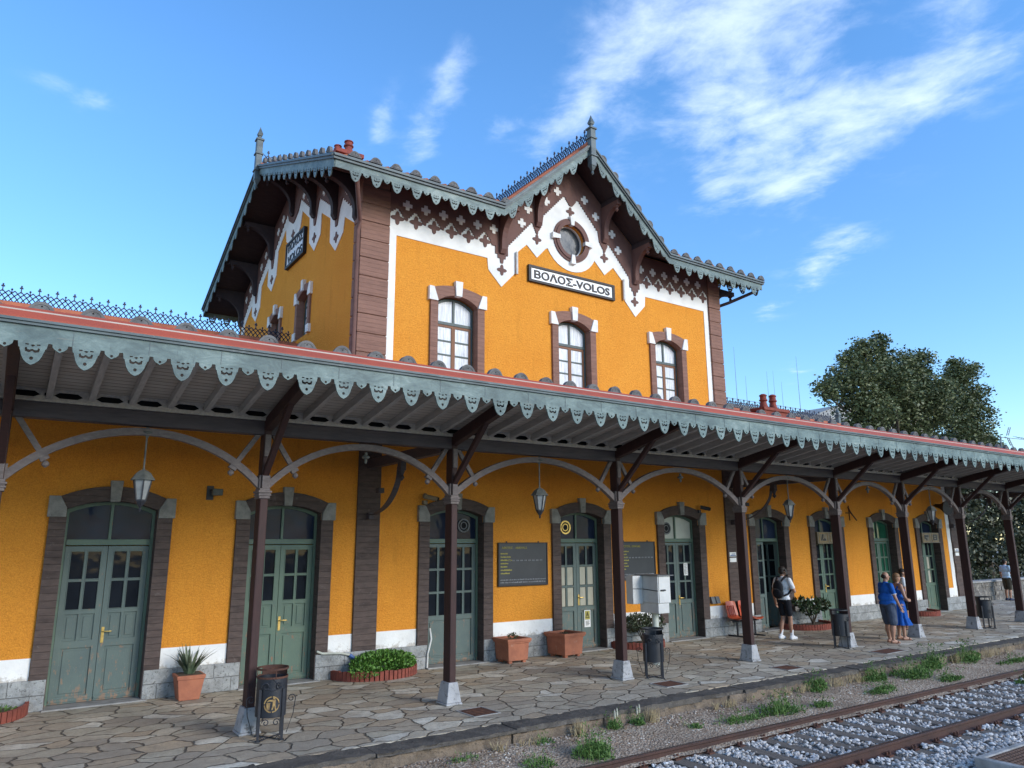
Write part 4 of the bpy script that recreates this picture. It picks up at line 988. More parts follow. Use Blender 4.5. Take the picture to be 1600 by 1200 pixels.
def pl_grav(r):
    x=1.5+26*(r.random()**1.4); y=r.uniform(8.1,9.3); z=-.205-(9.3-y)*.11
    return Vector((x,y,z+.003))
tag(stone_mesh(9000,pl_grav,.010,.024,12).build('gravel_stones','gravelstone',normals=False),kind='stuff')
# ------------------------------------------------------------------ station signs
s=thing('station_sign','long white sign with black lettering on the tower front under the round window','sign',(12.0,D-.02,9.49))
m=MB().prism([(10.51,9.26),(13.50,9.26),(13.50,9.72),(10.51,9.72)],[[(10.60,9.33),(13.41,9.33),(13.41,9.65),(10.60,9.65)]],FX(D),-.075,-.0); m.build('sign_frame','sign_black',s,bevel=.008)
MB().box(10.59,13.42,D-.05,D-.01,9.32,9.66).build('sign_face','sign_white',s)
m=MB(); add_text(m,'ΒΟΛΟΣ-VOLOS',2.62,.235,lambda u,v,d:Vector((12.005+u,D-.05-d*1,9.49+v)),.030,.012); m.build('lettering','sign_black',s)
s=thing('station_sign','smaller two-line black and white sign on the shaded gable side of the tower','sign',(XW0,19.65,10.7))
y0,y1,z0,z1=18.80,20.42,10.42,11.2
m=MB().prism([(y0,z0),(y1,z0),(y1,z1),(y0,z1)],[[(y0+.07,z0+.07),(y1-.07,z0+.07),(y1-.07,z1-.07),(y0+.07,z1-.07)]],FY(XW0),-.10,-.0); m.build('sign_frame','sign_black',s)
MB().box(XW0-.07,XW0-.03,y0+.06,y1-.06,z0+.06,z1-.06).build('sign_face','sign_white',s)
m=MB()
for t,zz in (('ΒΟΛΟΣ',11.0),('VOLOS',10.63)): add_text(m,t,1.28,.25,lambda u,v,d:Vector((XW0-.07-d,19.61-u,zz+v)),.034,.012)
m.build('lettering','sign_black',s)
# timetable boards
def board(x0,x1,z0,z1,label,rows,seed):
    s=thing('timetable_board',label,'board',((x0+x1)/2,D-.01,(z0+z1)/2),group='timetable boards on the station wall')
    m=MB().prism([(x0,z0),(x1,z0),(x1,z1),(x0,z1)],[[(x0+.025,z0+.025),(x1-.025,z0+.025),(x1-.025,z1-.025),(x0+.025,z1-.025)]],FX(D),-.05,0)
    for xx in (x0+.25,x1-.25): m.box(xx-.015,xx+.015,D-.02,D,z1,z1+.03)
    m.build('frame','sign_black',s)
    MB().box(x0+.02,x1-.02,D-.035,D-.01,z0+.02,z1-.02).build('panel','board',s)
    r=random.Random(seed); F=D-.035
    h=MB(); add_text(h,rows[0],min(.72,x1-x0-.3),.055,lambda u,v,d:Vector((x0+.10+.36+u,F-d,z1-.12+v)),.0,.004); 
    for k in range(7):
        x=x0+.07; zz=z1-.27-.075*k; w=r.uniform(.18,.32); e=x+w
        while x<e:
            a=r.uniform(.016,.03); h.box(x,x+a,F-.004,F,zz,zz+r.uniform(.022,.034)); x+=a+.008
    h.build('yellow_lettering','yellow',s)
    g=MB()
    for k in range(9):
        x=x0+.28+k*.115
        for q in range(4): g.box(x+q*.02,x+q*.02+.013,F-.004,F,z1-.43,z1-.43+.03)
    for zz in (z0+.135,z0+.075):
        x=x0+.06
        while x<x1-.08:
            a=r.uniform(.012,.026); g.box(x,x+a,F-.004,F,zz,zz+r.uniform(.018,.03)); x+=a+r.choice((.006,.006,.02))
    g.build('grey_lettering','greytext',s)
board(9.57,11.0,1.61,2.61,'dark timetable board on the ochre wall above two terracotta planters',['ΑΦΙΞΕΙΣ - ARRIVALS'],1)
board(13.28,14.64,1.63,2.62,'dark timetable board on the ochre wall behind the white cabinet on a post',['ΑΝΑΧΩΡΗΣΕΙΣ - DEPARTURES'],2)
# symbol panels above two doors
def symbols(cx,kind,label):
    s=thing('symbol_panel',label,'sign',(cx,D-.1,2.71),group='symbol panels above the far doors')
    MB().box(cx-.62,cx+.62,D-.09,D+.2,2.54,2.90).box(cx-.64,cx+.64,D-.11,D+.2,2.52,2.55).build('panel','cream',s,bevel=.01)
    F=D-.093; m=MB(); w=MB()
    for sg in (-1,1):
        c=cx+sg*.31
        w.prism([(c-.25,2.57),(c+.25,2.57),(c+.25,2.87),(c-.25,2.87)],[[(c-.22,2.595),(c+.22,2.595),(c+.22,2.845),(c-.22,2.845)]],FX(F),-.006,0)
    if kind=='a':
        c=cx-.31; m.prism([(c-.14,2.63),(c-.08,2.63),(c-.0,2.79),(c+.0,2.83),(c-.05,2.83)],[],FX(F),-.008,0); m.prism([(c-.02,2.62),(c+.13,2.62),(c+.13,2.67),(c+.05,2.70),(c-.02,2.67)],[],FX(F),-.008,0)
        c=cx+.31; m.prism([(c+.13*math.cos(t),2.72+.115*math.sin(t)) for t in [2*PI*k/24 for k in range(24)]],[[(c+.065*math.cos(t),2.72+.09*math.sin(t)) for t in [2*PI*k/24 for k in range(24)]]],FX(F),-.008,0)
    else:
        c=cx-.31; m.box(c-.15,c+.13,F-.008,F,2.73,2.81); m.box(c-.05,c+.03,F-.008,F,2.62,2.70); m.box(c-.15,c-.09,F-.0085,F,2.66,2.73)
        c=cx+.31; m.prism([(c-.13,2.62),(c+.13,2.62),(c+.13,2.83),(c-.13,2.83)],[[(c-.08,2.66),(c+.08,2.66),(c+.08,2.71),(c-.08,2.71)],[(c-.08,2.745),(c+.08,2.745),(c+.08,2.79),(c-.08,2.79)]],FX(F),-.008,0)
    m.build('symbol','sign_black',s); w.build('panel_border','gold',s)
symbols(DC[6],'a','cream panel with a leaning figure and ring symbol above the door behind the leafy shrub')
symbols(DC[8],'b','cream panel with squarish symbols above the last door beside the white corner strip')
def plate(x,z,label):
    s=thing('platform_plate',label,'sign',(x,D-.06,z),group='small white plates on the piers')
    MB().box(x-.14,x+.14,D-.075,D-.05,z+.02,z+.14).build('upper_plate','sign_white',s); MB().box(x-.14,x+.14,D-.075,D-.05,z-.14,z-.02).build('lower_plate','sign_white',s)
    MB().box(x-.12,x+.12,D-.078,D-.07,z+.035,z+.06).box(x-.06,x+.1,D-.078,D-.07,z+.08,z+.10).build('print','bluepipe',s)
plate(17.78,2.16,'pair of small white plates on the dark pier beside the orange seats')
plate(31.1,2.16,'pair of small white plates on the stone corner at the far end of the wall')
# wall cameras, floodlight, loudspeaker, wall boxes
def camera_(x,z,label,col='cream'):
    s=thing('security_camera',label,'camera',(x,D-.02,z),group='small cameras on the station wall')
    MB().box(x-.05,x+.05,D-.10,D,z-.11,z-.02).build('mount','cream' if col=='cream' else 'iron',s,bevel=.01)
    m=MB(); m.tube([(x+.0,D-.12,z+.06),(x+.20,D-.28,z+.0)],.055,10); m.build('camera_body',col,s,smooth=True)
    MB().tube([(x+.20,D-.28,z+.0),(x+.22,D-.295,z-.006)],.045,10).build('lens','sign_black',s,smooth=True)
camera_(7.62,3.55,'pair-lens white camera on the impost left of the third door')
MB().lathe((7.58,D-.14,3.62),[(.02,-.06),(.055,-.03),(.055,.03),(.03,.06)],10).build('dome','cream',bpy.data.objects['security_camera'],smooth=True)
camera_(16.45,3.52,'dark camera on the impost of the door beside the orange seats','iron')
s=thing('floodlight','small dark floodlight on the ochre wall left of the second door','light',(3.15,D-.02,3.55))
MB().box(3.05,3.17,D-.03,D,3.42,3.68).tube([(3.11,D-.02,3.6),(3.14,D-.16,3.6)],.02,6).build('bracket','iron',s)
MB().box(3.12,3.30,D-.22,D-.10,3.50,3.62).build('lamp_head','lampmetal',s,bevel=.012)
s=thing('loudspeaker','dark round horn loudspeaker on the wall at the far corner strip','loudspeaker',(29.9,D-.02,3.9))
m=MB(); m.tube([(29.9,D-.05,3.95),(29.9,D-.25,3.9),(29.85,D-.55,3.85)],[.06,.10,.30],16); m.build('horn','iron',s,smooth=True)
MB().tube([(29.9,D,3.95),(29.9,D-.2,3.95)],.03,8).build('bracket','iron',s)
s=thing('wall_vent','grey metal twin-hood vent low on the ochre wall beside the orange seats','vent',(16.9,D-.02,1.0))
m=MB().prism([(D,.90),(D,1.08),(D-.05,1.08),(D-.11,.92),(D-.11,.89)],[],FY(16.74),0,.15).prism([(D,.90),(D,1.08),(D-.05,1.08),(D-.11,.92),(D-.11,.89)],[],FY(16.93),0,.15); m.build('hood','metalgrey',s,bevel=.008)
# rusted ironwork (old clock bracket stub) on the wall
m=MB(); m.tube([(24.0,D-.02,3.75),(24.05,D-.08,3.55),(24.3,D-.12,3.3)],.022,6); m.tube([(23.85,D-.01,3.55),(24.2,D-.02,3.55)],.018,6); m.tube([(24.05,D-.01,3.8),(24.05,D-.02,3.3)],.018,6)
tag(m.build('iron_hook','rusty'),'rusty iron hook on the wall right of the leafy shrub door','hook')
# pipes by the second and third doors
m=MB(); m.tube([(5.30,D-.10,.55),(5.42,D-.09,.50),(5.8,D-.09,.475),(6.02,D-.10,.42)],.022,8); o=tag(m.build('water_hose','cabinetpost',smooth=True),'thin hose running along the plinth into the leafy brick bed','hose')
m=MB(); m.tube([(5.98,D-.10,.43),(6.2,D-.14,.26),(6.32,D-.2,.14)],.035,8); m.build('blue_sleeve','bluepipe',o,smooth=True)
m=MB(); m.tube([(7.78,D-.09,.82),(7.82,D-.09,.6),(7.74,D-.09,.3),(7.73,D-.09,.02)],.022,8); tag(m.build('conduit','whitepvc',smooth=True),'bent white conduit at the foot of the third door','pipe')
# ------------------------------------------------------------------ hanging lanterns
def lantern():
    s=thing('hanging_lantern','x','lantern',(0,0,0),group='lanterns hanging under the canopy arches')
    m=MB().tube([(0,0,.42),(0,0,1.02)],.012,8); m.lathe((0,0,.88),[(.02,0),(.035,.03),(.075,.06),(.085,.075),(.03,.095),(.02,.14)],12); m.build('rod','lampmetal',s,smooth=True,local=True)
    MB().lathe((0,0,.28),[(.165,0),(.165,.012),(.135,.05),(.105,.095),(.06,.13),(.02,.145),(.014,.17)],6,PI/6).build('lantern_cap','lampmetal',s,local=True)
    fr=MB()
    for k in range(6):
        a=PI/6+k*PI/3; fr.beam((.125*math.cos(a),.125*math.sin(a),.285),(.068*math.cos(a),.068*math.sin(a),.0),.014,.014)
    fr.lathe((0,0,-.01),[(.075,0),(.075,.02),(.06,.025)],6,PI/6).lathe((0,0,-.10),[(.008,-.05),(.02,-.02),(.012,0),(.05,.05),(.072,.09)],6,PI/6)
    fr.build('lantern_frame','iron',s,local=True)
    MB().lathe((0,0,.012),[(.062,0),(.116,.268)],6,PI/6).build('lantern_glass','lampglass',s,local=True)
    return s
L0=lantern()
for i,(x,lab) in enumerate(((1.50,'lantern hanging in front of the leftmost door'),(8.34,'lantern hanging above the timetable board with planters'),(16.0,'lantern hanging beside the door of the person with the backpack'),(22.87,'lantern hanging in front of the last door and its symbol panel'))):
    o=L0 if i==0 else dup(L0); o.location=(x,YC_,3.20); o['label']=lab
# small drop pendants under the other arches
for i,x in enumerate((4.79,12.2,19.57,26.17)):
    m=MB().lathe((0,0,0),[(.01,-.09),(.03,-.05),(.02,-.02),(.06,.0),(.07,.02),(.03,.05),(.02,.10)],10).build('drop_pendant','lampmetal',smooth=True) if i==0 else m.copy()
    if i: COL.objects.link(m)
    m.location=(x,YC_,3.98); tag(m,['ceiling pendant without lantern above the leafy brick bed','ceiling pendant without lantern above the white cabinet','ceiling pendant without lantern beside the fourth far column','ceiling pendant without lantern near the far corner of the wall'][i],'pendant','bare pendants under the canopy arches')
# ------------------------------------------------------------------ litter bins
def bin_(emblem):
    s=thing('litter_bin','x','litter bin',(0,0,0),group='dark metal litter bins on the platform')
    def shell(z0,z1,r,th=.012,n=28,a0=0,a1=2*PI):
        full=abs(a1-a0-2*PI)<1e-6; k=n if full else n+1
        A=[a0+(a1-a0)*i/n for i in range(k)]
        vs=[(q*math.cos(a),q*math.sin(a),z) for q in (r,r-th) for z in (z0,z1) for a in A]
        f=[]
        for i in range(n):
            j=(i+1)%k; f+=[(i,j,k+j,k+i),(2*k+i,3*k+i,3*k+j,2*k+j),(k+i,k+j,3*k+j,3*k+i),(i,2*k+i,2*k+j,j)]
        return vs,f
    b=MB(); v,f=shell(.30,.80,.205); b.add(v,f); b.lathe((0,0,.295),[(.2,0),(.2,.012)],28)
    body=b.build('bin_body','binmetal',s,smooth=True,local=True)
    r=MB()
    v,f=shell(.90,.925,.215); r.add(v,f); v,f=shell(.79,.815,.212); r.add(v,f)
    v,f=shell(.79,.92,.212,a0=R(20),a1=R(130)); r.add(v,f)
    for a in (R(-80),R(30),R(160)): r.beam((.21*math.cos(a),.21*math.sin(a),.8),(.212*math.cos(a),.212*math.sin(a),.92),.012,.012)
    r.build('rim','rusty' if emblem else 'iron',s,local=True)
    for k in range(4):
        a=R(45+90*k); c,sn=math.cos(a),math.sin(a)
        l=MB().beam((.218*c,.218*sn,0),(.218*c,.218*sn,.66),.035,.03); l.box(.218*c-.035,.218*c+.035,.218*sn-.035,.218*sn+.035,0,.012); l.build('leg','iron',s,local=True)
    w=MB()
    def scroll(c,ax,r0,turns=1.2,flip=1):
        pts=[]
        for i in range(22):
            t=i/21; a=2*PI*turns*t*flip; q=r0*(1-.75*t); pts.append(Vector(c)+Vector(ax)*(q*math.cos(a))+Vector((0,0,q*math.sin(a))))
        w.tube(pts,.007,5)
    for sg in (-1,1):
        scroll((sg*.07,-.205,.24),(sg,0,0),.05); scroll((sg*.27,0,.50),(sg,0,0),.055); w.tube([(sg*.325,0,.5),(sg*.30,-.01,.3),(sg*.22,-.02,.06)],.006,5); scroll((sg*.10,-.16,.03),(sg,0,0),.03)
        w.tube([(sg*.15,-.16,.01),(-sg*.15,.16,.01)],.009,5)
        scroll((sg*.09,-.212,.70),(sg,0,0),.055)
    w.build('scrollwork','iron',s,local=True)
    # lid flap pattern
    h=MB()
    def ring_pts(pts): return [Vector((.209*math.sin(a),-.209*math.cos(a),z)) for a,z in pts]
    h.tube(ring_pts([(-.45,.72),(0,.80),(.4,.70)]),.006,5); h.tube(ring_pts([(-.6,.70),(-.3,.66),(0,.645),(.3,.66),(.6,.70)]),.006,5)
    h.build('relief_lines','iron',s,local=True)
    if emblem:
        mp=lambda u,v,d: Vector(((.207+d)*math.sin(u/.207),-(.207+d)*math.cos(u/.207),v))
        e=MB(); N=48; 
        def poly_on(pts): e.prism(pts,[],mp,-.004,.006)
        for q in range(4):
            a0,a1=q*PI/2+.08,(q+1)*PI/2-.08
            A=[a0+(a1-a0)*i/8 for i in range(9)]
            poly_on([(.105*math.cos(a),.47+.105*math.sin(a)) for a in A]+[(.09*math.cos(a),.47+.09*math.sin(a)) for a in A[::-1]])
        poly_on(circ(.028,.548,.014,10)); poly_on([(.0,.532),(.05,.53),(.045,.47),(.06,.40),(.045,.398),(.032,.45),(.012,.40),(-.002,.402),(.012,.47),(.01,.505),(-.045,.515),(-.045,.528)])
        poly_on([(-.07,.49),(-.02,.49),(-.028,.40),(-.062,.40)]); poly_on([(-.062,.50),(-.02,.515),(-.024,.525),(-.065,.51)])
        e.build('tidy_emblem','gold',s,local=True)
    return s
b1=bin_(True); b2=bin_(False)
b1.location=(3.32,10.86,0); b1.rotation_euler=(0,0,R(-14)); b1['label']='dark bin with gold round emblem and scrolled legs beside the nearest column'
b2.location=(10.93,11.13,0); b2.rotation_euler=(0,0,R(-40)); b2['label']='dark bin in front of the white cabinet on a post'
o=dup(b2,(17.62,11.32,0),.5,label='dark bin partly covered by a column left of the couple in blue'); o=dup(b2,(25.02,11.2,0),.9,label='dark bin farthest along the platform next to a column')
# ------------------------------------------------------------------ white cabinet on a post
s=thing('post_cabinet','white metal cabinet with side box on a short pale post','cabinet',(12.1,12.22,0))
MB().lathe((12.1,12.22,0),[(.10,0),(.10,.02),(.075,.025),(.075,1.12)],16).build('post','cabinetpost',s,smooth=True)
MB().box(11.90,12.29,11.90,12.56,1.30,1.875).build('cabinet_body','cabinet',s,bevel=.012)
MB().box(11.93,12.26,11.93,12.50,1.08,1.30).build('lower_box','cabinet',s,bevel=.01)
MB().box(11.60,11.897,12.36,12.58,1.27,1.87).build('side_box','cabinet',s,bevel=.012)
MB().box(11.86,12.36,11.85,12.6,1.877,1.893).build('lid_plate','metalgrey',s)
m=MB().tube([(11.892,11.895,1.56),(11.892,12.36,1.585)],.008,6); m.tube([(11.60,12.352,1.60),(11.89,12.352,1.585)],.006,6)
m.prism([(11.98,1.585),(12.10,1.59),(12.13,1.575),(12.10,1.555),(11.98,1.56)],[],FX(11.90),-.03,0); m.build('latch','iron',s)
m=MB().box(11.925,11.932,11.893,11.899,1.31,1.87); m.build('door_gap','sign_black',s)
# ------------------------------------------------------------------ orange seats
s=thing('seat_bench','pair of orange plastic shell seats on a dark metal frame','bench',(17.7,14.35,0))
def shell_seat(x):
    prof=[(14.02,.475),(14.06,.485),(14.15,.47),(14.30,.455),(14.42,.46),(14.49,.50),(14.53,.60),(14.565,.75),(14.60,.90),(14.61,.935)]
    W=[.20,.215,.22,.225,.225,.225,.225,.22,.205,.18]; vs=[]; fs=[]; n=8
    for (y,z),w in zip(prof,W):
        for i in range(n+1):
            t=-1+2*i/n; lift=.035*abs(t)**3 
            bk=z>.52
            vs.append((x+w*t,y-(lift if bk else 0),z+(0 if bk else lift)))
    m=len(prof)
    for j in range(m-1):
        for i in range(n): a=j*(n+1)+i; fs.append((a,a+1,a+n+2,a+n+1))
    k=len(vs); vs+= [(a,b+.012 if c>.52 else b,c-.016) for a,b,c in vs]; fs+=[tuple(i+k for i in f)[::-1] for f in fs]
    # rim
    ring=[i for i in range(n+1)]+[j*(n+1)+n for j in range(1,m)]+[(m-1)*(n+1)+i for i in range(n-1,-1,-1)]+[j*(n+1) for j in range(m-2,0,-1)]
    fs+=[(ring[i],ring[(i+1)%len(ring)],ring[(i+1)%len(ring)]+k,ring[i]+k) for i in range(len(ring))]
    q=MB().add(vs,fs); o=q.build('seat_shell','orangeplastic',s,smooth=True,angle=60)
    r=MB()
    for u in (-.12,-.04,.04,.12): r.tube([(x+u,14.475,.53),(x+u,14.515,.65),(x+u,14.56,.82)],.012,6)
    r.build('back_ribs','orangeplastic',o,smooth=True)
shell_seat(17.42); shell_seat(17.96)
m=MB().box(17.15,18.25,14.26,14.31,.39,.44)
for x in (17.32,18.08):
    m.beam((x,14.28,.40),(x,14.28,.04),.04,.04,(1,0,0)); m.box(x-.025,x+.025,13.95,14.60,0,.035)
    for u in (-.12,.12): m.box(x+u-.012,x+u+.012,14.1,14.4,.425,.46)
m.build('bench_frame','iron',s)
# ------------------------------------------------------------------ planters and plants
def leaves(m,n,cen,rad,size,seed,up=.3,shape=.45,flat=False):
    r=random.Random(seed)
    for _ in range(n):
        while True:
            v=Vector((r.uniform(-1,1),r.uniform(-1,1),r.uniform(-1,1)))
            if .12<v.length<1: break
        v=v*(v.length**-.35)
        if v.length>1.05: v=v/v.length*1.02
        p=Vector(cen)+Vector((v.x*rad[0],v.y*rad[1],v.z*rad[2]))
        s_=size*r.uniform(.6,1.35)
        d=(v.normalized()*.8+Vector((r.uniform(-1,1),r.uniform(-1,1),r.uniform(-.6,1)+up))).normalized()
        sd=d.cross(Vector((r.uniform(-1,1),r.uniform(-1,1),r.uniform(-1,1)))).normalized()*s_*shape*.5
        nn=d.cross(sd).normalized()*s_*.12
        m.add([p-d*s_*.5,p+sd+nn,p+d*s_*.5,p-sd+nn],[(0,1,2,3)])
    return m
def planter(x,y,label,w=.30,h=.52,rz=0):
    s=thing('terracotta_planter',label,'planter',(x,y,0),rz,group='square terracotta planters by the wall')
    m=MB()
    for a,b in ((-1,-1),(1,-1),(1,1),(-1,1)): m.box(a*w*.62-.045,a*w*.62+.045,b*w*.62-.045,b*w*.62+.045,0,.06)
    m.frustum(0,0,.055,h-.09,w*.86,w*.86,w*.94,w*.94); m.build('planter_body','terracotta',s,local=True,bevel=.012)
    q=MB()
    for w0,w1,z0,z1 in ((w*1.0,w*1.02,h-.095,h-.06),(w*1.05,w*1.08,h-.06,h)):
        a=[(-w1,-w1),(w1,-w1),(w1,w1),(-w1,w1)]; b=[(-w*.88,-w*.88),(w*.88,-w*.88),(w*.88,w*.88),(-w*.88,w*.88)]
        q.prism(a,[b],lambda u,v,d:Vector((u,v,z0+d)),0,z1-z0)
    q.build('planter_rim','terracotta',s,local=True,bevel=.008)
    MB().box(-w*.9,w*.9,-w*.9,w*.9,h-.12,h-.05).build('soil','soil',s,local=True)
    return s
planter(9.72,14.36,'terracotta planter with a little greenery below the timetable board')
planter(11.22,14.34,'terracotta planter standing against the fourth door frame',.33,.54,.12)
m=leaves(MB(),70,(9.72,14.33,.56),(.13,.10,.07),.06,5); tag(m.build('small_plant','leaf_shrub',normals=False),'small green plant growing in the planter below the timetable board','plant')
m=leaves(MB(),14,(11.15,14.3,.52),(.10,.10,.03),.05,6); tag(m.build('small_plant','leaf_shrub',normals=False),'few low leaves in the planter against the fourth door frame','plant')
s=thing('terracotta_pot','tapered square terracotta pot with spiky aloe by the first door','pot',(2.93,14.34,0))
m=MB().frustum(2.93,14.34,0,.34,.165,.165,.215,.215).frustum(2.93,14.34,.34,.41,.225,.225,.235,.235); m.build('pot_body','terracotta',s,bevel=.012)
MB().box(2.74,3.12,14.15,14.53,.40,.415).build('soil','soil',s)
m=MB(); r=random.Random(9)
for k in range(64):
    a=r.uniform(0,2*PI); L=r.uniform(.34,.58); lean=r.uniform(.15,.95); b=Vector((2.93+.07*math.cos(a),14.34+.07*math.sin(a),.40)); w=r.uniform(.018,.028)
    t=Vector((math.cos(a),math.sin(a),0)); sd=Vector((-math.sin(a),math.cos(a),0)); pts=[]
    for i in range(5):
        q=i/4; pts.append((b+t*(L*lean*(q**1.4))+Vector((0,0,L*(q-.28*lean*q*q))),w*(1-q**1.6)+.001))
    for (p0,w0),(p1,w1) in zip(pts[:-1],pts[1:]):
        m.add([p0-sd*w0,p0+sd*w0,p1+sd*w1,p1-sd*w1],[(0,1,2,3)]); m.add([p0-sd*w0,p0-t*w0*.5-Vector((0,0,w0*.4)),p1-t*w1*.5-Vector((0,0,w1*.4)),p1-sd*w1],[(0,1,2,3)]); m.add([p0+sd*w0,p0-t*w0*.5-Vector((0,0,w0*.4)),p1-t*w1*.5-Vector((0,0,w1*.4)),p1+sd*w1],[(0,1,2,3)])
tag(m.build('aloe_plant','leaf_aloe',normals=False),'spiky grey green aloe growing in the terracotta pot','plant')
def brick_bed(cx,rx,ry,label,yb=D-.07,h=.17):
    s=thing('brick_bed',label,'flower bed',(cx,yb,0),group='half-round brick edged beds at the wall foot')
    m=MB(); n=int((rx+ry)*PI/2/.085)
    for i in range(n+1):
        a=PI+PI*i/n; c=Vector((cx+rx*math.cos(a),yb+ry*math.sin(a),0)); tn=Vector((-rx*math.sin(a),ry*math.cos(a),0)).normalized()
        hh=h+rnd.uniform(-.012,.012)
        m.beam(c+Vector((0,0,-.02)),c+Vector((0,0,hh)),.074,.055,Vector((-tn.y,tn.x,0)))
    m.build('brick_edging','brickred',s)
    MB().prism([(cx+(rx-.02)*math.cos(PI+PI*i/20),yb+(ry-.02)*math.sin(PI+PI*i/20)) for i in range(21)],[],lambda u,v,d:Vector((u,v,d)),.0,h-.06).build('soil','soil',s)
brick_bed(6.52,.88,.72,'brick edged bed full of bright green leaves by the second door')
brick_bed(13.72,.75,.75,'brick edged bed behind the white cabinet on a post')
brick_bed(20.75,.95,.85,'brick edged bed with a dark glossy shrub right of the open door')
brick_bed(27.6,.75,.72,'brick edged bed without plants near the last door')
brick_bed(-.02,.62,.72,'brick edged bed at the left end of the wall')
m=leaves(MB(),3200,(6.6,14.36,.26),(.72,.40,.25),.058,21,shape=.75); leaves(m,300,(6.1,14.1,.17),(.35,.3,.12),.05,22,shape=.75); tag(m.build('leafy_plant','leaf_bed',normals=False),'bright green leafy plants filling the brick bed by the second door','plant')
def shrub(c,h,rx,n,size,mat,label,seed,lobes=7):
    s=thing('shrub',label,'shrub',(c[0],c[1],c[2])); r=random.Random(seed); st=MB(); lf=MB()
    for k in range(lobes):
        a=2*PI*k/lobes+r.uniform(-.4,.4); q=rx*r.uniform(.35,.75); z=h*r.uniform(.45,.9)
        t=Vector((q*math.cos(a),q*math.sin(a)*.8,z)); st.tube([(0,0,0),t*.5+Vector((0,0,.08)),t],[.018,.012,.006],5)
        leaves(lf,n//lobes,t,(rx*.42,rx*.36,h*.22),size,seed+k,shape=.5)
    st.build('stem','bark',s,local=True); lf.build('foliage',mat,s,local=True,normals=False); return s
shrub((13.72,14.28,.1),.92,.66,1200,.085,'leaf_olive_shrub','grey green bushy shrub in the brick bed behind the white cabinet',31)
shrub((20.8,14.25,.1),.76,.70,420,.15,'leaf_shrub','dark glossy large-leaved shrub right of the open door',33,9)
m=leaves(MB(),120,(.1,14.4,.14),(.4,.25,.05),.06,35); tag(m.build('low_plants','leaf_weed',normals=False),'low green plants in the brick bed at the left end','plant')
# manhole covers
for i,(x,y,w,d,lab) in enumerate(((6.49,10.55,.44,.5,'rusty manhole cover in front of the second column'),(10.62,10.45,.5,.42,'rusty sunken manhole cover in front of the bin and cabinet'),(13.95,10.28,.5,.42,'rusty manhole cover in front of the column by the orange seats'),(17.95,10.35,.9,.42,'long dark manhole cover in front of the couple in blue'))):
    s=thing('manhole_cover',lab,'manhole cover',(x,y,0),rnd.uniform(-.05,.05),group='manhole covers in the platform paving')
    MB().box(-w/2,w/2,-d/2,d/2,-.02,.006).build('cover_plate','rusty',s,local=True); MB().prism([(-w/2-.03,-d/2-.03),(w/2+.03,-d/2-.03),(w/2+.03,d/2+.03),(-w/2-.03,d/2+.03)],[[(-w/2-.005,-d/2-.005),(w/2+.005,-d/2-.005),(w/2+.005,d/2+.005),(-w/2-.005,d/2+.005)]],lambda u,v,dd:Vector((u,v,dd)),-.02,.010).build('cover_frame','concrete',s,local=True)
    m=MB()
    for k in range(5): m.box(-w/2+.05,w/2-.05,-d/2+.06+k*d*.19,-d/2+.075+k*d*.19,.005,.011)
    m.build('grip_bars','rusty',s,local=True)
# concrete pit beside the track
s=thing('cable_pit','low concrete pit with a rusty chequered lid beside the track','pit',(11.9,4.75,-.4),R(-1))
MB().prism([(-1.0,-.45),(.95,-.45),(.95,.5),(-1.0,.5)],[[(-.88,-.36),(.83,-.36),(.83,.41),(-.88,.41)]],lambda u,v,d:Vector((u,v,d)),-.1,.21).build('pit_wall','concrete',s,local=True,bevel=.015)
lid=MB().box(-.87,.82,-.35,.40,.10,.195)
lid.build('pit_lid','rusty',s,local=True)
m=MB()
for k in range(22): m.box(-.85+k*.077,-.85+k*.077+.03,-.34,.39,.19,.202)
for k in range(10): m.box(-.86,.81,-.33+k*.074,-.33+k*.074+.025,.19,.2015)
m.build('chequer_ribs','rustlight',s,local=True)
# ------------------------------------------------------------------ weeds
def weed(x,y,z,rx,ry,h,n,size,mat,label,seed,name='weed_clump'):
    r=random.Random(seed+50); m=MB(); k=r.randint(5,8)
    for i in range(k):
        a=r.uniform(0,6.28); q=r.random()**.6; f=r.uniform(.35,.62); hh=h*r.uniform(.45,1.1)*(1-.35*q)
        leaves(m,int(n*1.15/k),(x+rx*.75*q*math.cos(a),y+ry*.75*q*math.sin(a),z+hh*.38),(rx*f,ry*f+.02,hh*.62),size*r.uniform(.75,1.25),seed+i*7,up=.7,shape=.5)
    for _ in range(n//9):
        a=r.uniform(0,6.28); q=r.random(); b=Vector((x+rx*.9*q*math.cos(a),y+ry*.9*q*math.sin(a),z)); t=b+Vector((r.uniform(-.13,.13),r.uniform(-.1,.1),h*r.uniform(.5,1.5))); m.add([b-Vector((.004,0,0)),b+Vector((.004,0,0)),t],[(0,1,2)])
        if r.random()<.5: leaves(m,4,t,(.03,.03,.04),size*.8,seed+_)
    return tag(m.build(name,mat,normals=False),label,'weed' if name=='weed_clump' else 'dry grass','weeds along the track' if name=='weed_clump' else 'dry grass tufts along the kerb')
ZW=-.26
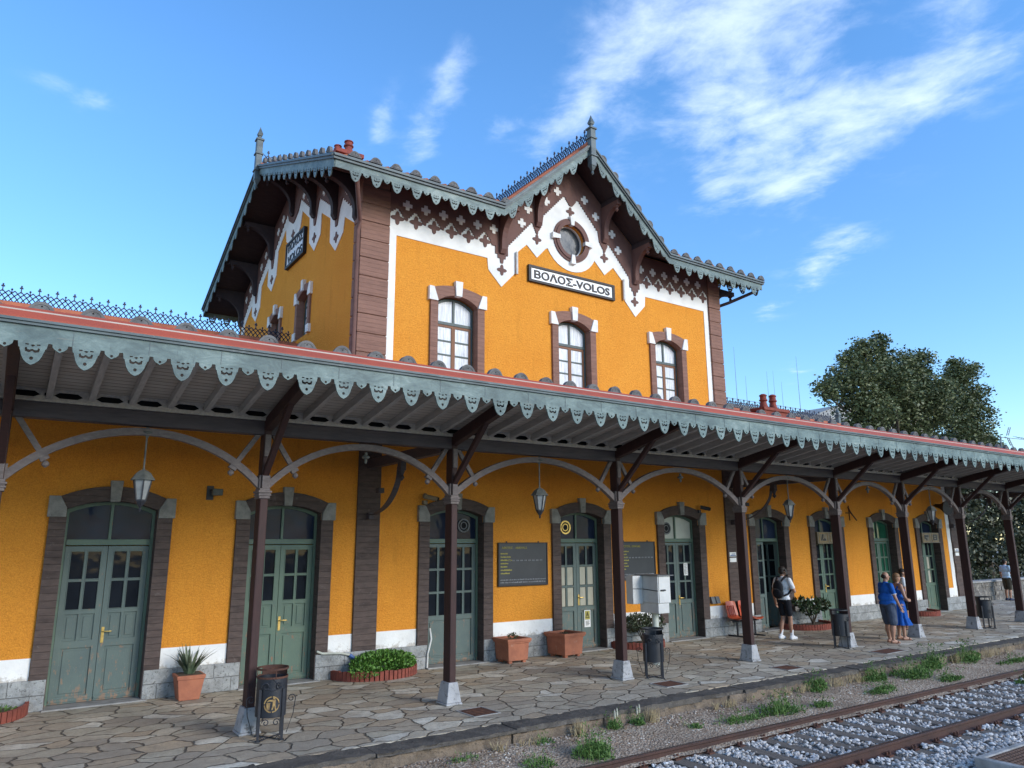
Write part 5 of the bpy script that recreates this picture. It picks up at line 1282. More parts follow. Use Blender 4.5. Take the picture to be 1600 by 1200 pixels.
W_=[(7.05,8.42,.34,.24,.27,1000,.048,'dense broad green weed beside the near rail closest to the camera'),
 (6.15,8.55,.30,.18,.14,300,.042,'low spread green weed near the rail below the kerb weeds'),
 (6.75,9.18,.16,.1,.13,120,.04,'small green weed at the kerb foot before the flowering pair'),
 (8.15,9.2,.15,.1,.20,260,.04,'small green weed with pale flower spikes nearer the broad weed'),
 (8.62,9.22,.15,.1,.18,220,.04,'small green weed with pale flower spikes nearer the cabinet'),
 (10.35,8.60,.55,.16,.14,520,.042,'long low weed along the near rail below the cabinet'),
 (11.4,8.58,.5,.22,.25,900,.05,'bushy green weed along the near rail in front of the orange seats'),
 (12.4,8.5,.4,.14,.12,300,.042,'low trailing weed hugging the rail after the bushy one'),
 (13.3,9.16,.36,.18,.26,640,.05,'bushy green weed on the verge in front of the long manhole'),
 (14.6,8.6,.65,.18,.15,640,.048,'long low green weed along the rail at mid verge'),
 (15.3,9.14,.45,.18,.27,640,.05,'green weed against the kerb before the couple in blue'),
 (16.4,9.0,.65,.26,.28,1000,.055,'wide green weed patch in front of the couple in blue'),
 (16.9,8.5,.6,.16,.16,520,.05,'low weed between wide patch and near rail'),
 (17.8,9.16,.55,.18,.36,900,.055,'tall green weed against the kerb just past the couple'),
 (19.2,9.16,.6,.18,.36,820,.06,'tall green weed on the verge before the farthest dry grass'),
 (20.4,8.62,.7,.14,.14,420,.05,'thin low weed on the verge along the rail'),
 (18.6,7.6,.45,.24,.15,480,.05,'green weed growing between the two rails'),
 (9.35,8.72,.2,.12,.09,150,.04,'tiny low weed on the gravel verge'),
 (5.4,9.1,.25,.14,.09,150,.04,'scrappy weed at the kerb foot in front of the second column'),
 (4.3,8.9,.25,.14,.08,130,.04,'scrappy weed on the gravel in front of the emblem bin')]
for i,(x,y,rx,ry,h,n,sz,lab) in enumerate(W_): weed(x,y,-.215-(9.3-y)*.10 if y>8 else -.40,rx,ry,h,n,sz,'leaf_weed',lab,100+i)
def dry(x,y,n,h,spread,label,seed):
    m=MB(); r=random.Random(seed); n=int(n*(.45 if spread>.2 else .8)); cl=[r.gauss(0,spread) for _ in range(max(1,int(spread*14)))]
    for _ in range(n):
        b=Vector((x+r.choice(cl)+r.gauss(0,.05),y+r.gauss(0,.035),-.215-(9.3-y)*.1)); t=b+Vector((r.uniform(-.09,.09),r.uniform(-.09,.05),h*r.uniform(.4,1.1))); md_=(b+t)/2+Vector((r.uniform(-.02,.02),r.uniform(-.02,.02),.02)); w=.004
        m.add([b-Vector((w,0,0)),b+Vector((w,0,0)),md_+Vector((w,0,0)),md_-Vector((w,0,0))],[(0,1,2,3)]); m.add([md_-Vector((w,0,0)),md_+Vector((w,0,0)),t],[(0,1,2)])
    return tag(m.build('dry_grass','leaf_dry',normals=False),label,'dry grass','dry grass tufts along the kerb')
for i,(x,n,h,sp_,lab) in enumerate(((7.45,110,.26,.05,'dry grass tuft left of the small flowering weeds'),(9.05,120,.24,.08,'dry grass tuft right of the small flowering weeds'),(10.9,260,.16,.4,'thin dry grass along the kerb below the cabinet'),(12.6,320,.18,.5,'thin dry grass along the kerb below the seats'),(14.4,420,.22,.5,'dry grass along the kerb left of the weed patch'),(6.2,160,.14,.35,'sparse dry grass along the kerb at lower left'),(18.5,420,.26,.6,'dry grass among the tall kerb weeds'),(20.8,420,.28,.7,'dry grass along the kerb near the right edge'),(23.5,420,.3,1.0,'dry grass along the farthest kerb stretch'))):
    dry(x,9.2,n,h,sp_,lab,300+i)
# withered leaf litter lying along the kerb foot
m=MB(); r=random.Random(77)
for _ in range(5200):
    x=2+26*r.random()**1.2; y=9.28-abs(r.gauss(0,.28)); 
    if (x%3.1)<.9 and r.random()<.75: continue
    p=Vector((x,y,-.205-(9.3-y)*.11+r.uniform(.008,.03))); d=Vector((r.uniform(-1,1),r.uniform(-1,1),r.uniform(-.3,.4))).normalized(); s_=r.uniform(.02,.06); sd_=d.cross(Vector((r.uniform(-.4,.4),r.uniform(-.4,.4),1))).normalized()*s_*r.uniform(.06,.3)
    m.add([p-d*s_*.5,p+sd_,p+d*s_*.5,p-sd_],[(0,1,2,3)])
tag(m.build('leaf_litter','leaf_litter',normals=False),kind='stuff')
for i,x in enumerate((8.13,8.60)):
    m=MB()
    for k in range(2): m.lathe((x+.05*k,9.18,-.06+.02*k),[(.012,0),(.018,.03),(.012,.10),(.003,.13)],6)
    tag(m.build('flower_spike','paper'),['pale flower spikes on the left small weed','pale flower spikes on the right small weed'][i],'flower','pale flower spikes')
# ------------------------------------------------------------------ background
s=thing('rubble_wall','low rubble stone wall at the end of the platform behind the person in pale blue','wall',(42,16.2,0))
m=MB(); r=random.Random(4)
for row in range(4):
    x=32.6
    while x<62:
        w=r.uniform(.25,.7); m.box(x,x+w-.02,16.05+r.uniform(0,.05),16.5,row*.2-.02,row*.2+.185); x+=w
m.build('wall_stones','rubble',s,bevel=.02); MB().box(32.6,62,16.0,16.56,.775,.86).build('coping','concrete',s,bevel=.02)
def leafy(name,label,cat,lobes,base,n,size,mat,seed,group,trunk_r=.35,depth=1.,droop=0.):
    """lobes: (x,y,z,r) crown lumps; every leaf is a small bent quad"""
    t=thing(name,label,cat,base,group=group); r=random.Random(seed); cr=MB(); tk=MB()
    tot=sum(l[3]**2 for l in lobes); b=Vector(base)
    top=b+Vector((0,0,(sum(l[2] for l in lobes)/len(lobes)-base[2])*.62))
    tk.tube([b-Vector((0,0,.3)),b+(top-b)*.5+Vector((trunk_r*.4,0,0)),top],[trunk_r*1.2,trunk_r,trunk_r*.75],9)
    for (x,y,z,q) in lobes:
        c=Vector((x,y,z)); tk.tube([top-Vector((0,0,r.uniform(0,1)*trunk_r*4)),(top+c)/2+Vector((r.uniform(-.3,.3),r.uniform(-.3,.3),-.1*q)),c],[trunk_r*.45,trunk_r*.28,trunk_r*.08],6)
        k=int(n*q*q/tot); ncl=max(5,int(k/26))
        for _ in range(ncl):
            v=Vector((r.gauss(0,1),r.gauss(0,1),r.gauss(0,1))).normalized(); rad=q*(r.random()**.42)*r.uniform(.85,1.12)
            cc=c+Vector((v.x*rad,v.y*rad*depth,v.z*rad*.9)); s0=q*.16+size*.9
            for _2 in range(26):
                w=Vector((r.gauss(0,1),r.gauss(0,1),r.gauss(0,.62)))*s0*.62; p=cc+w
                d=Vector((r.uniform(-1,1),r.uniform(-1,1),r.uniform(-.7,.5)-droop)).normalized(); s_=size*r.uniform(.55,1.3)
                sd=d.cross(Vector((r.uniform(-1,1),r.uniform(-1,1),r.uniform(-1,1)))).normalized()*s_*.27
                cr.add([p-d*s_*.5,p+sd,p+d*s_*.5,p-sd],[(0,1,2,3)])
    cr.build('crown',mat,t,normals=False); tk.build('trunk','bark',t,smooth=True); return t
TA=[(68.1,40,17.9,2.7),(73.3,41,21.1,2.55),(77.4,40,20.1,2.9),(68.4,39,15.0,2.7),(75.3,40,16.0,3.1),(64.3,40,16.7,1.25),(81.4,41,19.5,2.55),(82.5,40,16.4,3.0),(74.3,40,23.2,1.1),(81.4,40,21.9,1.55),(77.1,40,12.8,2.4),(68.1,39,12.1,1.9),(68.0,40,20.5,.95),(71.1,40,22.0,.95),(62.1,40,17.0,.45),(72,38,18.0,2.2),(79,38,17.6,2.4)]
TB=[(93.1,41,22.2,2.0),(94.3,41,19.6,2.5),(94.7,41,16.5,2.5),(90.4,41,17.6,2.4),(91.2,41,13.9,3.1),(97.6,41,14.4,1.3),(89.6,41,20.5,1.2),(97.0,41,23.5,.8),(92.3,41,23.7,.65),(100.8,41,13.8,.65)]
leafy('broadleaf_tree','large dark tree with a wide broken crown rising behind the canopy roof','tree',TA,(75.5,40,-.5),46000,.37,'leaf_tree',41,'tall trees behind the station',.5)
leafy('broadleaf_tree','narrower dark tree at the right of the large tree behind the canopy roof','tree',TB,(93,41,-.5),23000,.37,'leaf_tree',42,'tall trees behind the station',.45)
OL=[(66.5,39,11.4,1.6),(63.5,38,11.2,1.3),(69.5,38.5,11.2,1.4),(60.5,38,10.6,1.2)]
leafy('small_tree','lower olive green tree top showing between ridge cresting and large tree','tree',OL,(65.2,38,-.5),2600,.36,'leaf_olive',43,'lower trees behind the station',.25)
OL=[(81,38,10.6,1.6),(84,38.5,10.7,1.7),(87.5,38,10.9,1.7),(90.5,38,10.6,1.5)]
leafy('small_tree','lower olive green tree under the right side of the two tall trees','tree',OL,(85.5,38,-.5),2600,.36,'leaf_olive',44,'lower trees behind the station',.25)
rr=random.Random(12)
HT=[(37.0,19.6,5.6,'dense dark tree seen beyond the platform beside the far building corner'),(42.0,20.3,6.4,'dense dark tree behind the rubble wall left of the person in pale blue'),(47.5,20.6,6.6,'dense dark tree behind the rubble wall right of the person in pale blue'),(53.5,20.8,6.6,'dense dark tree behind the far stretch of the rubble wall'),(60.0,21.2,6.8,'dense dark tree at the far right beyond the last column')]
for i,(x,y,h,lab) in enumerate(HT):
    lobes=[]
    for k in range(13):
        z=.1+(h-.8)*(k/12); w=2.5*(1-.45*(k/12)**2)
        lobes.append((x+rr.uniform(-1,1)*w*.75,y+rr.uniform(-1,1)*1.2,z,rr.uniform(.9,1.35)))
    leafy('hedge_tree',lab,'tree',lobes,(x,y,-.4),9500,.25,'leaf_hedge' if i!=1 else 'leaf_olive',50+i,'dense trees beyond the platform end',.14,.9,.35)
def block(label,x0,x1,y0,y1,z1,mat,seed,floors):
    s=thing('far_building',label,'building',((x0+x1)/2,y0,-.5),group='pale buildings behind the station')
    MB().box(x0,x1,y0,y1,-.5,z1).build('wall',mat,s); MB().box(x0-.3,x1+.3,y0-.3,y1+.3,z1+.002,z1+.35).build('roof_slab','fargrey',s)
    for f in range(floors):
        x=x0+1.2
        while x<x1-2:
            z=z1-2.9-f*3.1
            w=MB().box(x,x+1.3,y0-.04,y0+.02,z,z+1.6).build('window','glass',s); MB().box(x-.08,x+1.38,y0-.10,y0-.0,z-.1,z-.005).build('sill','fargrey',w); x+=3.0
    ral=MB(); 
    for z in (.75,1.15): ral.beam((x0,y0,z1+z),(x1,y0,z1+z),.05,.05)
    x=x0
    while x<=x1: ral.beam((x,y0,z1+.35),(x,y0,z1+1.15),.05,.05); x+=1.6
    ral.build('railing','mastgrey',s); return s
block('pale flat-roofed building showing low behind the right wing chimney',74,99,62,76,19.9,'farwhite',1,2)
block('taller pale building glimpsed through the large tree crown',104,129,62,78,22.6,'farwhite',2,3)
m=MB().add([(90,60.5,19.2),(101,60.5,19.2),(101,60.5,22.2),(99.5,60.5,22.2),(90,66,19.2),(101,66,19.2),(101,66,22.2),(99.5,66,22.2)],[(0,1,2,3),(4,7,6,5),(0,4,5,1),(1,5,6,2),(2,6,7,3),(3,7,4,0)])
tag(m.build('roof_canopy','fargrey'),'sloping grey roof beside the left edge of the large tree','roof')
def mast(x,z0,z1,label,r=.06,arms=0):
    m=MB().tube([(x,61.5,z0),(x,61.5,(z0+z1)/2),(x,61.5,z1)],[r,r*.7,r*.35],6)
    for k in range(arms): m.beam((x-.5,61.5,z1-.6-.7*k),(x+.5,61.5,z1-.6-.7*k),.05,.05)
    tag(m.build('aerial_mast','mastgrey'),label,'aerial','thin aerial masts behind the right wing')
mast(77.6,20,28.0,'tall thin aerial just right of the tower wall',.04); mast(79.6,20,24.3,'short thin aerial close to the right of the tower wall',.035); mast(84.2,20,25.5,'thin aerial above the left pot of the right wing chimney',.035); mast(85.6,20,25.8,'thin aerial above the right pot of the right wing chimney',.03); mast(91.2,20,28.6,'tall thin aerial right of the chimney pots',.045); mast(87.3,20,24.4,'short aerial between chimney and tall aerial',.035); mast(98.0,20,25.4,'forked aerial at the left edge of the large tree',.035,2)
# television aerial
s=thing('television_aerial','grid television aerial on a pole above the canopy edge at far right','aerial',(59.6,24,5.5))
m=MB().tube([(59.6,24,2),(59.6,24,10.1)],.045,8); m.build('pole','mastgrey',s)
g=MB()
for k in range(5):
    u=k/4
    g.beam((59.9+.12*k,23.7,10.15+.14*k),(61.5+.12*k,24.2,10.35+.14*k),.03,.03); g.beam((59.9+.10*k,23.7,9.95-.13*k),(61.5+.15*k,24.2,10.05-.16*k),.03,.03)
g.beam((59.9,23.7,10.1),(60.45,23.7,10.75),.04,.04); g.beam((61.5,24.2,10.3),(62.05,24.2,10.95),.04,.04); g.beam((59.9,23.7,9.98),(60.3,23.7,9.4),.04,.04); g.beam((61.5,24.2,10.1),(62.1,24.2,9.4),.04,.04)
g.beam((59.6,24,10.0),(64.8,24,10.15),.04,.04)
for k in range(6): g.beam((62.2+.5*k,23.8,10.1),(62.2+.5*k,24.2,10.3),.025,.025)
g.build('aerial_grid','mastgrey',s)
# ------------------------------------------------------------------ people
def blob(name,shapes,mat,parent,vox=.009,smooth=4):
    """one continuous surface from swept tapered limbs: shapes are ('c',p,r,q,s) cones and ('e',centre,(rx,ry,rz)) ellipsoids"""
    m=MB()
    for sh in shapes:
        if sh[0]=='e': m.sphere(sh[1],*sh[2],nu=18,nv=12)
        else:
            p,r0,q_,r1=Vector(sh[1]),sh[2],Vector(sh[3]),sh[4]; L=(q_-p).length; n=6
            pts=[];rs=[]; d=(q_-p).normalized()
            for i in range(5): a=PI/2*(1-i/4); pts.append(p-d*r0*math.sin(a)); rs.append(max(.0008,r0*math.cos(a)))
            for i in range(1,n): pts.append(p+(q_-p)*i/n); rs.append(r0+(r1-r0)*i/n)
            for i in range(5): a=PI/2*i/4; pts.append(q_+d*r1*math.sin(a)); rs.append(max(.0008,r1*math.cos(a)))
            m.tube(pts,rs,12)
    o=m.build(name,mat,parent,local=True)
    md_=o.modifiers.new('r','REMESH'); md_.mode='VOXEL'; md_.voxel_size=vox; md_.use_smooth_shade=True
    sm=o.modifiers.new('s','SMOOTH'); sm.iterations=smooth; sm.factor=.5
    dg=bpy.context.evaluated_depsgraph_get(); me=bpy.data.meshes.new_from_object(o.evaluated_get(dg)); old=o.data; o.modifiers.clear(); o.data=me; me.name=name; bpy.data.meshes.remove(old)
    if not me.materials: me.materials.append(MAT[mat])
    me.polygons.foreach_set('use_smooth',[True]*len(me.polygons)); return o
V=Vector
def hand(sh,wr,d,side,curl=.5):
    """palm and five bent fingers from wrist wr along d; side = thumb direction"""
    d=V(d).normalized(); t=(V(side)-d*V(side).dot(d)).normalized(); n=d.cross(t)
    sh.append(('c',wr,.026,wr+d*.05,.027)); pc=wr+d*.055
    sh.append(('e',pc+d*.01,(.034,.026,.034)))
    for k,L in enumerate((.070,.078,.072,.058)):
        b=pc+t*(.027-.018*k)+d*.03; m_=b+d*L*.5+n*curl*.012; e=m_+d*L*.42+n*curl*.034
        sh.append(('c',b,.0095,m_,.009)); sh.append(('c',m_,.009,e,.0075))
    b=wr+d*.03+t*.03; m_=b+t*.028+d*.028+n*.008; sh.append(('c',b,.012,m_,.0105)); sh.append(('c',m_,.0105,m_+d*.03+n*.012,.0085))
def person(label,loc,face,H=1.78,build=1.,belly=0.,female=False,armR=None,armL=None,legR=(0,0),legL=(0,0),head_turn=0,shirt='whitecloth',sleeves=.55,bottoms=('shorts','denim'),hair='hair_dark',hair_kind='short',shoe=('sandal','sole'),socks=False,trim=None):
    """local frame: x to the person's right, y forward, z up; arms given as (elbow, wrist) offsets in units of H"""
    f=V((face[0],face[1],0)).normalized(); rz=math.atan2(f.y,f.x)-PI/2
    T=thing('person',label,'person',loc,rz)
    h=H; hipw=.052*h*build; shw=(.102 if female else .112)*h*(.5+.5*build)
    sk=[]; z=lambda k:k*h
    # legs
    J={}
    for sg,lg in ((1,legR),(-1,legL)):
        hip=V((sg*hipw,0,z(.52))); kn=V((sg*hipw*1.02,lg[0]*h+.012*h,z(.285))); an=V((sg*hipw*1.0,lg[1]*h-.01*h,z(.045)+ (abs(lg[1])*.12*h if lg[1]<0 else 0)))
        J[sg]=(hip,kn,an)
        sk+=[('c',hip,.052*h*build,kn,.031*h*build),('c',kn,.030*h*build,an+(kn-an)*.62+V((0,-.008*h,0)),.033*h*build),('c',an+(kn-an)*.62+V((0,-.008*h,0)),.032*h*build,an,.019*h)]
        sk+=[('c',an+V((0,-.02*h,-.022*h)),.021*h,an+V((sg*.006*h,.082*h,-.031*h)),.016*h),('c',an,.02*h,an+V((0,.05*h,-.02*h)),.018*h)]
    # torso, neck, head
    tw=.5+.5*build
    sk+=[('e',V((0,0,z(.53))),(.080*h*build,.054*h*build,.055*h)),('e',V((0,.004*h+belly*.25,z(.62))),(.075*h*build,(.056+belly)*h*build,.085*h)),('e',V((0,.002*h,z(.735))),(.092*h*tw,.060*h*build,.095*h))]
    sk+=[('c',V((-shw*.8,0,z(.815))),.030*h,V((shw*.8,0,z(.815))),.030*h),('c',V((0,-.004*h,z(.80))),.036*h,V((0,.006*h,z(.875))),.030*h)]
    a=head_turn; fx,fy=math.sin(a),math.cos(a); HC=V((0,.012*h,z(.935))); fw=V((fx,fy,0)); rt=V((fy,-fx,0))
    sk+=[('e',HC+V((0,0,.005*h)),(.043*h,.050*h,.055*h)),('e',HC+fw*.012*h-V((0,0,.022*h)),(.035*h,.036*h,.043*h)),('c',HC+fw*.047*h+V((0,0,.004*h)),.006*h,HC+fw*.060*h-V((0,0,.013*h)),.009*h),('e',HC+fw*.043*h-V((0,0,.032*h)),(.014*h,.010*h,.006*h)),('e',HC+fw*.036*h-V((0,0,.05*h)),(.016*h,.014*h,.011*h))]
    for sg in (1,-1): sk.append(('e',HC+rt*sg*.044*h-fw*.004*h-V((0,0,.006*h)),(.009*h,.013*h,.018*h)))
    if female:
        for sg in (1,-1): sk.append(('e',V((sg*.042*h,.052*h,z(.735))),(.038*h,.034*h,.036*h)))
    AR={}
    for sg,ar in ((1,armR or ((.035,.0,-.165),(.03,.03,-.315))),(-1,armL or ((-.035,.0,-.165),(-.03,.03,-.315)))):
        sp_=V((sg*shw,0,z(.812))); el=sp_+V(ar[0])*h; wr=sp_+V(ar[1])*h; AR[sg]=(sp_,el,wr)
        b2=.85+.15*build
        sk+=[('c',sp_,.030*h*b2,el,.0225*h*b2),('c',el,.0225*h*b2,wr,.0155*h)]
        d=(wr-el).normalized()
        if len(ar)>2: d=V(ar[2])
        hand(sk,wr,d,(0,1,.2) if abs(d.z)>.5 else (0,0,1),.8)
    body=blob('body',sk,'skin',T,.0085,3)
    # eyes and brows
    m=MB()
    for sg in (1,-1):
        m.sphere(HC+fw*.0455*h+rt*sg*.017*h+V((0,0,.006*h)),.0048*h,nu=8,nv=6)
        m.beam(HC+fw*.047*h+rt*sg*.009*h+V((0,0,.017*h)),HC+fw*.044*h+rt*sg*.026*h+V((0,0,.016*h)),.005*h,.004*h)
    m.build('eyes','hair_dark',T,local=True)
    # hair
    hs=[]
    if hair_kind=='short': hs=[('e',HC-fw*.008*h+V((0,0,.022*h)),(.047*h,.052*h,.047*h)),('e',HC-fw*.028*h-V((0,0,.008*h)),(.042*h,.030*h,.040*h))]
    elif hair_kind=='bald': hs=[('e',HC-fw*.026*h+V((0,0,.0*h)),(.0462*h,.034*h,.034*h)),('e',HC-fw*.010*h-V((0,0,.0*h)),(.0468*h,.028*h,.022*h))]
    elif hair_kind=='bob': hs=[('e',HC-fw*.008*h+V((0,0,.020*h)),(.052*h,.056*h,.050*h)),('e',HC-fw*.026*h-V((0,0,.020*h)),(.050*h,.038*h,.052*h)),('e',HC-fw*.02*h+rt*.032*h-V((0,0,.03*h)),(.020*h,.026*h,.042*h)),('e',HC-fw*.02*h-rt*.032*h-V((0,0,.03*h)),(.020*h,.026*h,.042*h))]
    else: hs=[('e',HC-fw*.008*h+V((0,0,.022*h)),(.049*h,.054*h,.048*h)),('e',HC-fw*.03*h-V((0,0,.02*h)),(.044*h,.030*h,.055*h)),('c',HC-fw*.05*h-V((0,0,.03*h)),.024*h,HC-fw*.055*h-V((0,0,.13*h)),.014*h)]
    blob('hair',hs,hair,T,.0075,2)
    # shirt / dress top
    g=.011*h
    if shirt!='dress':
        ss=[('e',V((0,0,z(.745))),(.096*h*tw+g,.064*h*build+g,.10*h)),('e',V((0,.004*h+belly*.28,z(.635))),(.082*h*build+g,(.060+belly)*h*build+g,.09*h)),('c',V((-shw*.85,0,z(.812))),.034*h,V((shw*.85,0,z(.812))),.034*h),('e',V((0,belly*.12,z(.555))),(.088*h*build+g,(.064+belly*.5)*h*build+g,.055*h)),('c',V((0,-.004*h,z(.80))),.044*h,V((0,0,z(.838))),.038*h)]
        for sg in (1,-1):
            sp_,el,wr=AR[sg]; e2=sp_+(el-sp_)*sleeves; ss+=[('c',sp_,.036*h,e2,.034*h)]
        blob('shirt',ss,shirt,T,.0085,4)
        if trim:
            m=MB()
            for sg in (1,-1):
                sp_,el,wr=AR[sg]; e2=sp_+(el-sp_)*(sleeves+.14); d=(el-sp_).normalized(); m.tube([e2-d*.006,e2+d*.008],.0375*h,14)
            m.build('cuff_trim',trim,T,local=True,smooth=True)
    kind,bm_=bottoms
    if kind=='shorts' or kind=='long_shorts':
        end=.05 if kind=='long_shorts' else .28
        ps=[('e',V((0,belly*.1,z(.535))),(.090*h*build+.006*h,(.068+belly*.4)*h*build+.006*h,.05*h))]
        for sg in (1,-1):
            hip,kn,an=J[sg]; e=kn+(hip-kn)*end; ps+=[('c',hip+V((0,0,-.01*h)),.060*h*build,e,.050*h*build)]
        blob('shorts',ps,bm_,T,.0085,3)
    if kind=='dress':
        ss=[('e',V((0,.002*h,z(.725))),(.088*h*tw+g*.6,.060*h*build+g*.6,.075*h)),('e',V((0,0,z(.625))),(.078*h*build+g,.060*h*build+g,.075*h))]
        for sg in (1,-1): ss+=[('e',V((sg*.042*h,.052*h,z(.735))),(.040*h,.038*h,.038*h)),('c',V((sg*.05*h,.03*h,z(.76))),.016*h,V((sg*.06*h,0,z(.838))),.014*h),('c',V((sg*.06*h,0,z(.838))),.014*h,V((sg*.05*h,-.035*h,z(.77))),.016*h)]
        blob('dress_bodice',ss,bm_,T,.0085,3)
        prof=[(.655,.078,.062),(.60,.084,.070),(.54,.098,.084),(.45,.108,.094),(.36,.118,.104),(.33,.120,.106),(.322,.128,.114),(.27,.15,.135),(.225,.172,.156)]
        n=72; vs=[];fs=[]
        for i,(zz,rx,ry) in enumerate(prof):
            amp=.0+.085*max(0,(.62-zz))/.4
            for k in range(n):
                t=2*PI*k/n; w=1+amp*(math.sin(11*t+.6)+.45*math.sin(17*t+i*.1)+.3*math.sin(5*t)); vs.append((rx*h*build*w*math.cos(t),ry*h*build*w*math.sin(t)+.0,zz*h))
        for i in range(len(prof)-1):
            for k in range(n): fs.append((i*n+k,i*n+(k+1)%n,(i+1)*n+(k+1)%n,(i+1)*n+k))
        MB().add(vs,fs).build('dress_skirt',bm_,T,smooth=True,local=True,angle=180)
    # shoes
    st,smat=shoe
    for sg in (1,-1):
        hip,kn,an=J[sg]
        if st=='sandal':
            b=an+V((sg*.003*h,.03*h,-.045*h)); m=MB().prism([(b.x+.027*h*math.cos(t)*(1.1 if math.sin(t)>0 else .85),b.y+.074*h*math.sin(t)) for t in [2*PI*k/20 for k in range(20)]],[],lambda u,v,d:V((u,v,b.z+d)),-.002*h,.009*h)
            m.tube([b+V((-.027*h,.025*h,.01*h)),b+V((-.015*h,.03*h,.030*h)),b+V((.012*h,.032*h,.031*h)),b+V((.027*h,.025*h,.01*h))],.006*h,6)
            m.build('sandal',smat,T,local=True,smooth=True)
        else:
            ss=[('c',an+V((0,-.018*h,-.022*h)),.0265*h,an+V((sg*.004*h,.085*h,-.028*h)),.021*h),('c',an+V((0,-.005*h,.0)),.026*h,an+V((0,.05*h,-.02*h)),.024*h)]
            blob('shoe',ss,smat,T,.008,2)
        if socks:
            blob('sock',[('c',an+V((0,0,-.01*h)),.0225*h,an+(kn-an)*.34,.026*h)],'whitecloth',T,.008,2)
    return T,AR,J,HC
# heavy-set person in blue, and the person beside in a blue dress
person('heavy balding person in bright blue polo and long grey denim shorts',(19.50,11.10,0),(.88,-.47),1.80,1.28,.035,armR=((.05,.015,-.165),(.035,.085,-.30)),armL=((-.05,.02,-.165),(-.03,.09,-.29)),head_turn=.15,shirt='blueshirt',sleeves=.62,bottoms=('long_shorts','denim'),hair_kind='bald',trim='whitecloth',legR=(0,.0),legL=(.01,.03))
person('person in a sleeveless flared blue dress with hands clasped beside the heavy person in blue',(20.34,11.26,0),(.86,-.5),1.74,.98,0,True,armR=((.03,.03,-.165),(-.045,.125,-.235),(-.7,.6,.1)),armL=((-.03,.035,-.165),(.035,.13,-.225),(.7,.6,-.05)),head_turn=.1,shirt='dress',bottoms=('dress','bluedress'),hair='hair_blond',hair_kind='bob',legR=(.0,.02),legL=(.0,-.01))
T,AR,J,HC=person('person in white shirt holding a phone to the ear by the open door',(17.92,13.12,0),(1,-.02),1.93,.92,0,armR=((.055,.03,-.155),(-.02,.10,-.045),(-.35,-.35,.85)),armL=((-.05,-.02,-.165),(-.055,.02,-.315)),head_turn=.05,shirt='whitecloth',sleeves=.62,bottoms=('shorts','blackcloth'),hair_kind='short',shoe=('shoe','whitecloth'),socks=True,legR=(.03,.06),legL=(.0,-.06))
P=T.matrix_basis if False else (Matrix.Translation(V((17.92,13.12,0)))@Matrix.Rotation(T.rotation_euler.z,4,'Z'))
h=1.93
bk=thing('backpack','black backpack worn on the back of the person with the phone','backpack',(17.92,13.12,0),T.rotation_euler.z)
blob('backpack_body',[('e',V((0,-.115*h,.70*h)),(.078*h,.050*h,.11*h)),('e',V((0,-.12*h,.63*h)),(.082*h,.056*h,.075*h)),('e',V((0,-.155*h,.64*h)),(.06*h,.026*h,.06*h)),('c',V((-.02*h,-.10*h,.80*h)),.008*h,V((.02*h,-.10*h,.80*h)),.008*h)],'blackcloth',bk,.009,4)
m=MB()
for sg in (1,-1): m.tube([(sg*.045*h,-.09*h,.80*h),(sg*.062*h,-.03*h,.858*h),(sg*.066*h,.045*h,.845*h),(sg*.07*h,.088*h,.77*h),(sg*.085*h,.07*h,.68*h),(sg*.09*h,-.02*h,.62*h),(sg*.075*h,-.09*h,.60*h)],.013*h,8)
m.build('shoulder_strap','blackcloth',bk,local=True,smooth=True)
MB().tube([(-.05*h,-.172*h,.69*h),(.0,-.181*h,.693*h),(.05*h,-.172*h,.69*h)],.003*h,6).build('zip','metalgrey',bk,local=True)
w=AR[1][2]; ph=thing('mobile_phone','dark phone held to the ear by the person with the backpack','phone',(17.92,13.12,0),T.rotation_euler.z)
c=V((.058*h,.02*h,.925*h)); MB().beam(c+V((0,.025,-.075)),c+V((0,-.02,.07)),.075,.010,(1,0,0)).build('phone_body','sign_black',ph,local=True,bevel=.003)
person('person in white top and black skirt mostly hidden behind a column',(22.66,12.35,0),(.6,-.8),1.78,.85,0,True,armR=((.03,.0,-.165),(.02,.03,-.315)),shirt='whitecloth',sleeves=.5,bottoms=('shorts','blackcloth'),hair_kind='pony',hair='hair_dark')
person('person in pale blue polo and khaki shorts standing alone beyond the far columns',(37.15,15.55,0),(.9,-.35),1.78,1.05,.012,shirt='paleblue',sleeves=.6,bottoms=('long_shorts','khaki'),hair_kind='short',shoe=('shoe','navyshoe'),armR=((.04,.0,-.165),(.03,.05,-.31)))
# ------------------------------------------------------------------ sky, sun, camera
AZ,EL=R(24),R(22)
sd=V((math.sin(AZ)*math.cos(EL),-math.cos(AZ)*math.cos(EL),math.sin(EL)))
L=bpy.data.lights.new('sun','SUN'); L.energy=1.2; L.angle=R(24); L.color=(1,.94,.85)
so=bpy.data.objects.new('sun',L); COL.objects.link(so); so.rotation_euler=(-sd).to_track_quat('-Z','Y').to_euler(); so.location=(0,-20,40)
w=bpy.data.worlds.new('World'); sc.world=w; w.use_nodes=True; nt=w.node_tree; N=nt.nodes; lk=nt.links.new
bg=N['Background']; bg.inputs['Strength'].default_value=0.15
sky=N.new('ShaderNodeTexSky'); sky.sky_type='NISHITA'; sky.sun_disc=False; sky.sun_elevation=EL; sky.sun_rotation=math.atan2(sd.x,sd.y); sky.air_density=1.0; sky.dust_density=0.1; sky.ozone_density=3.0; sky.altitude=0
tc=N.new('ShaderNodeTexCoord'); gen=tc.outputs['Generated']
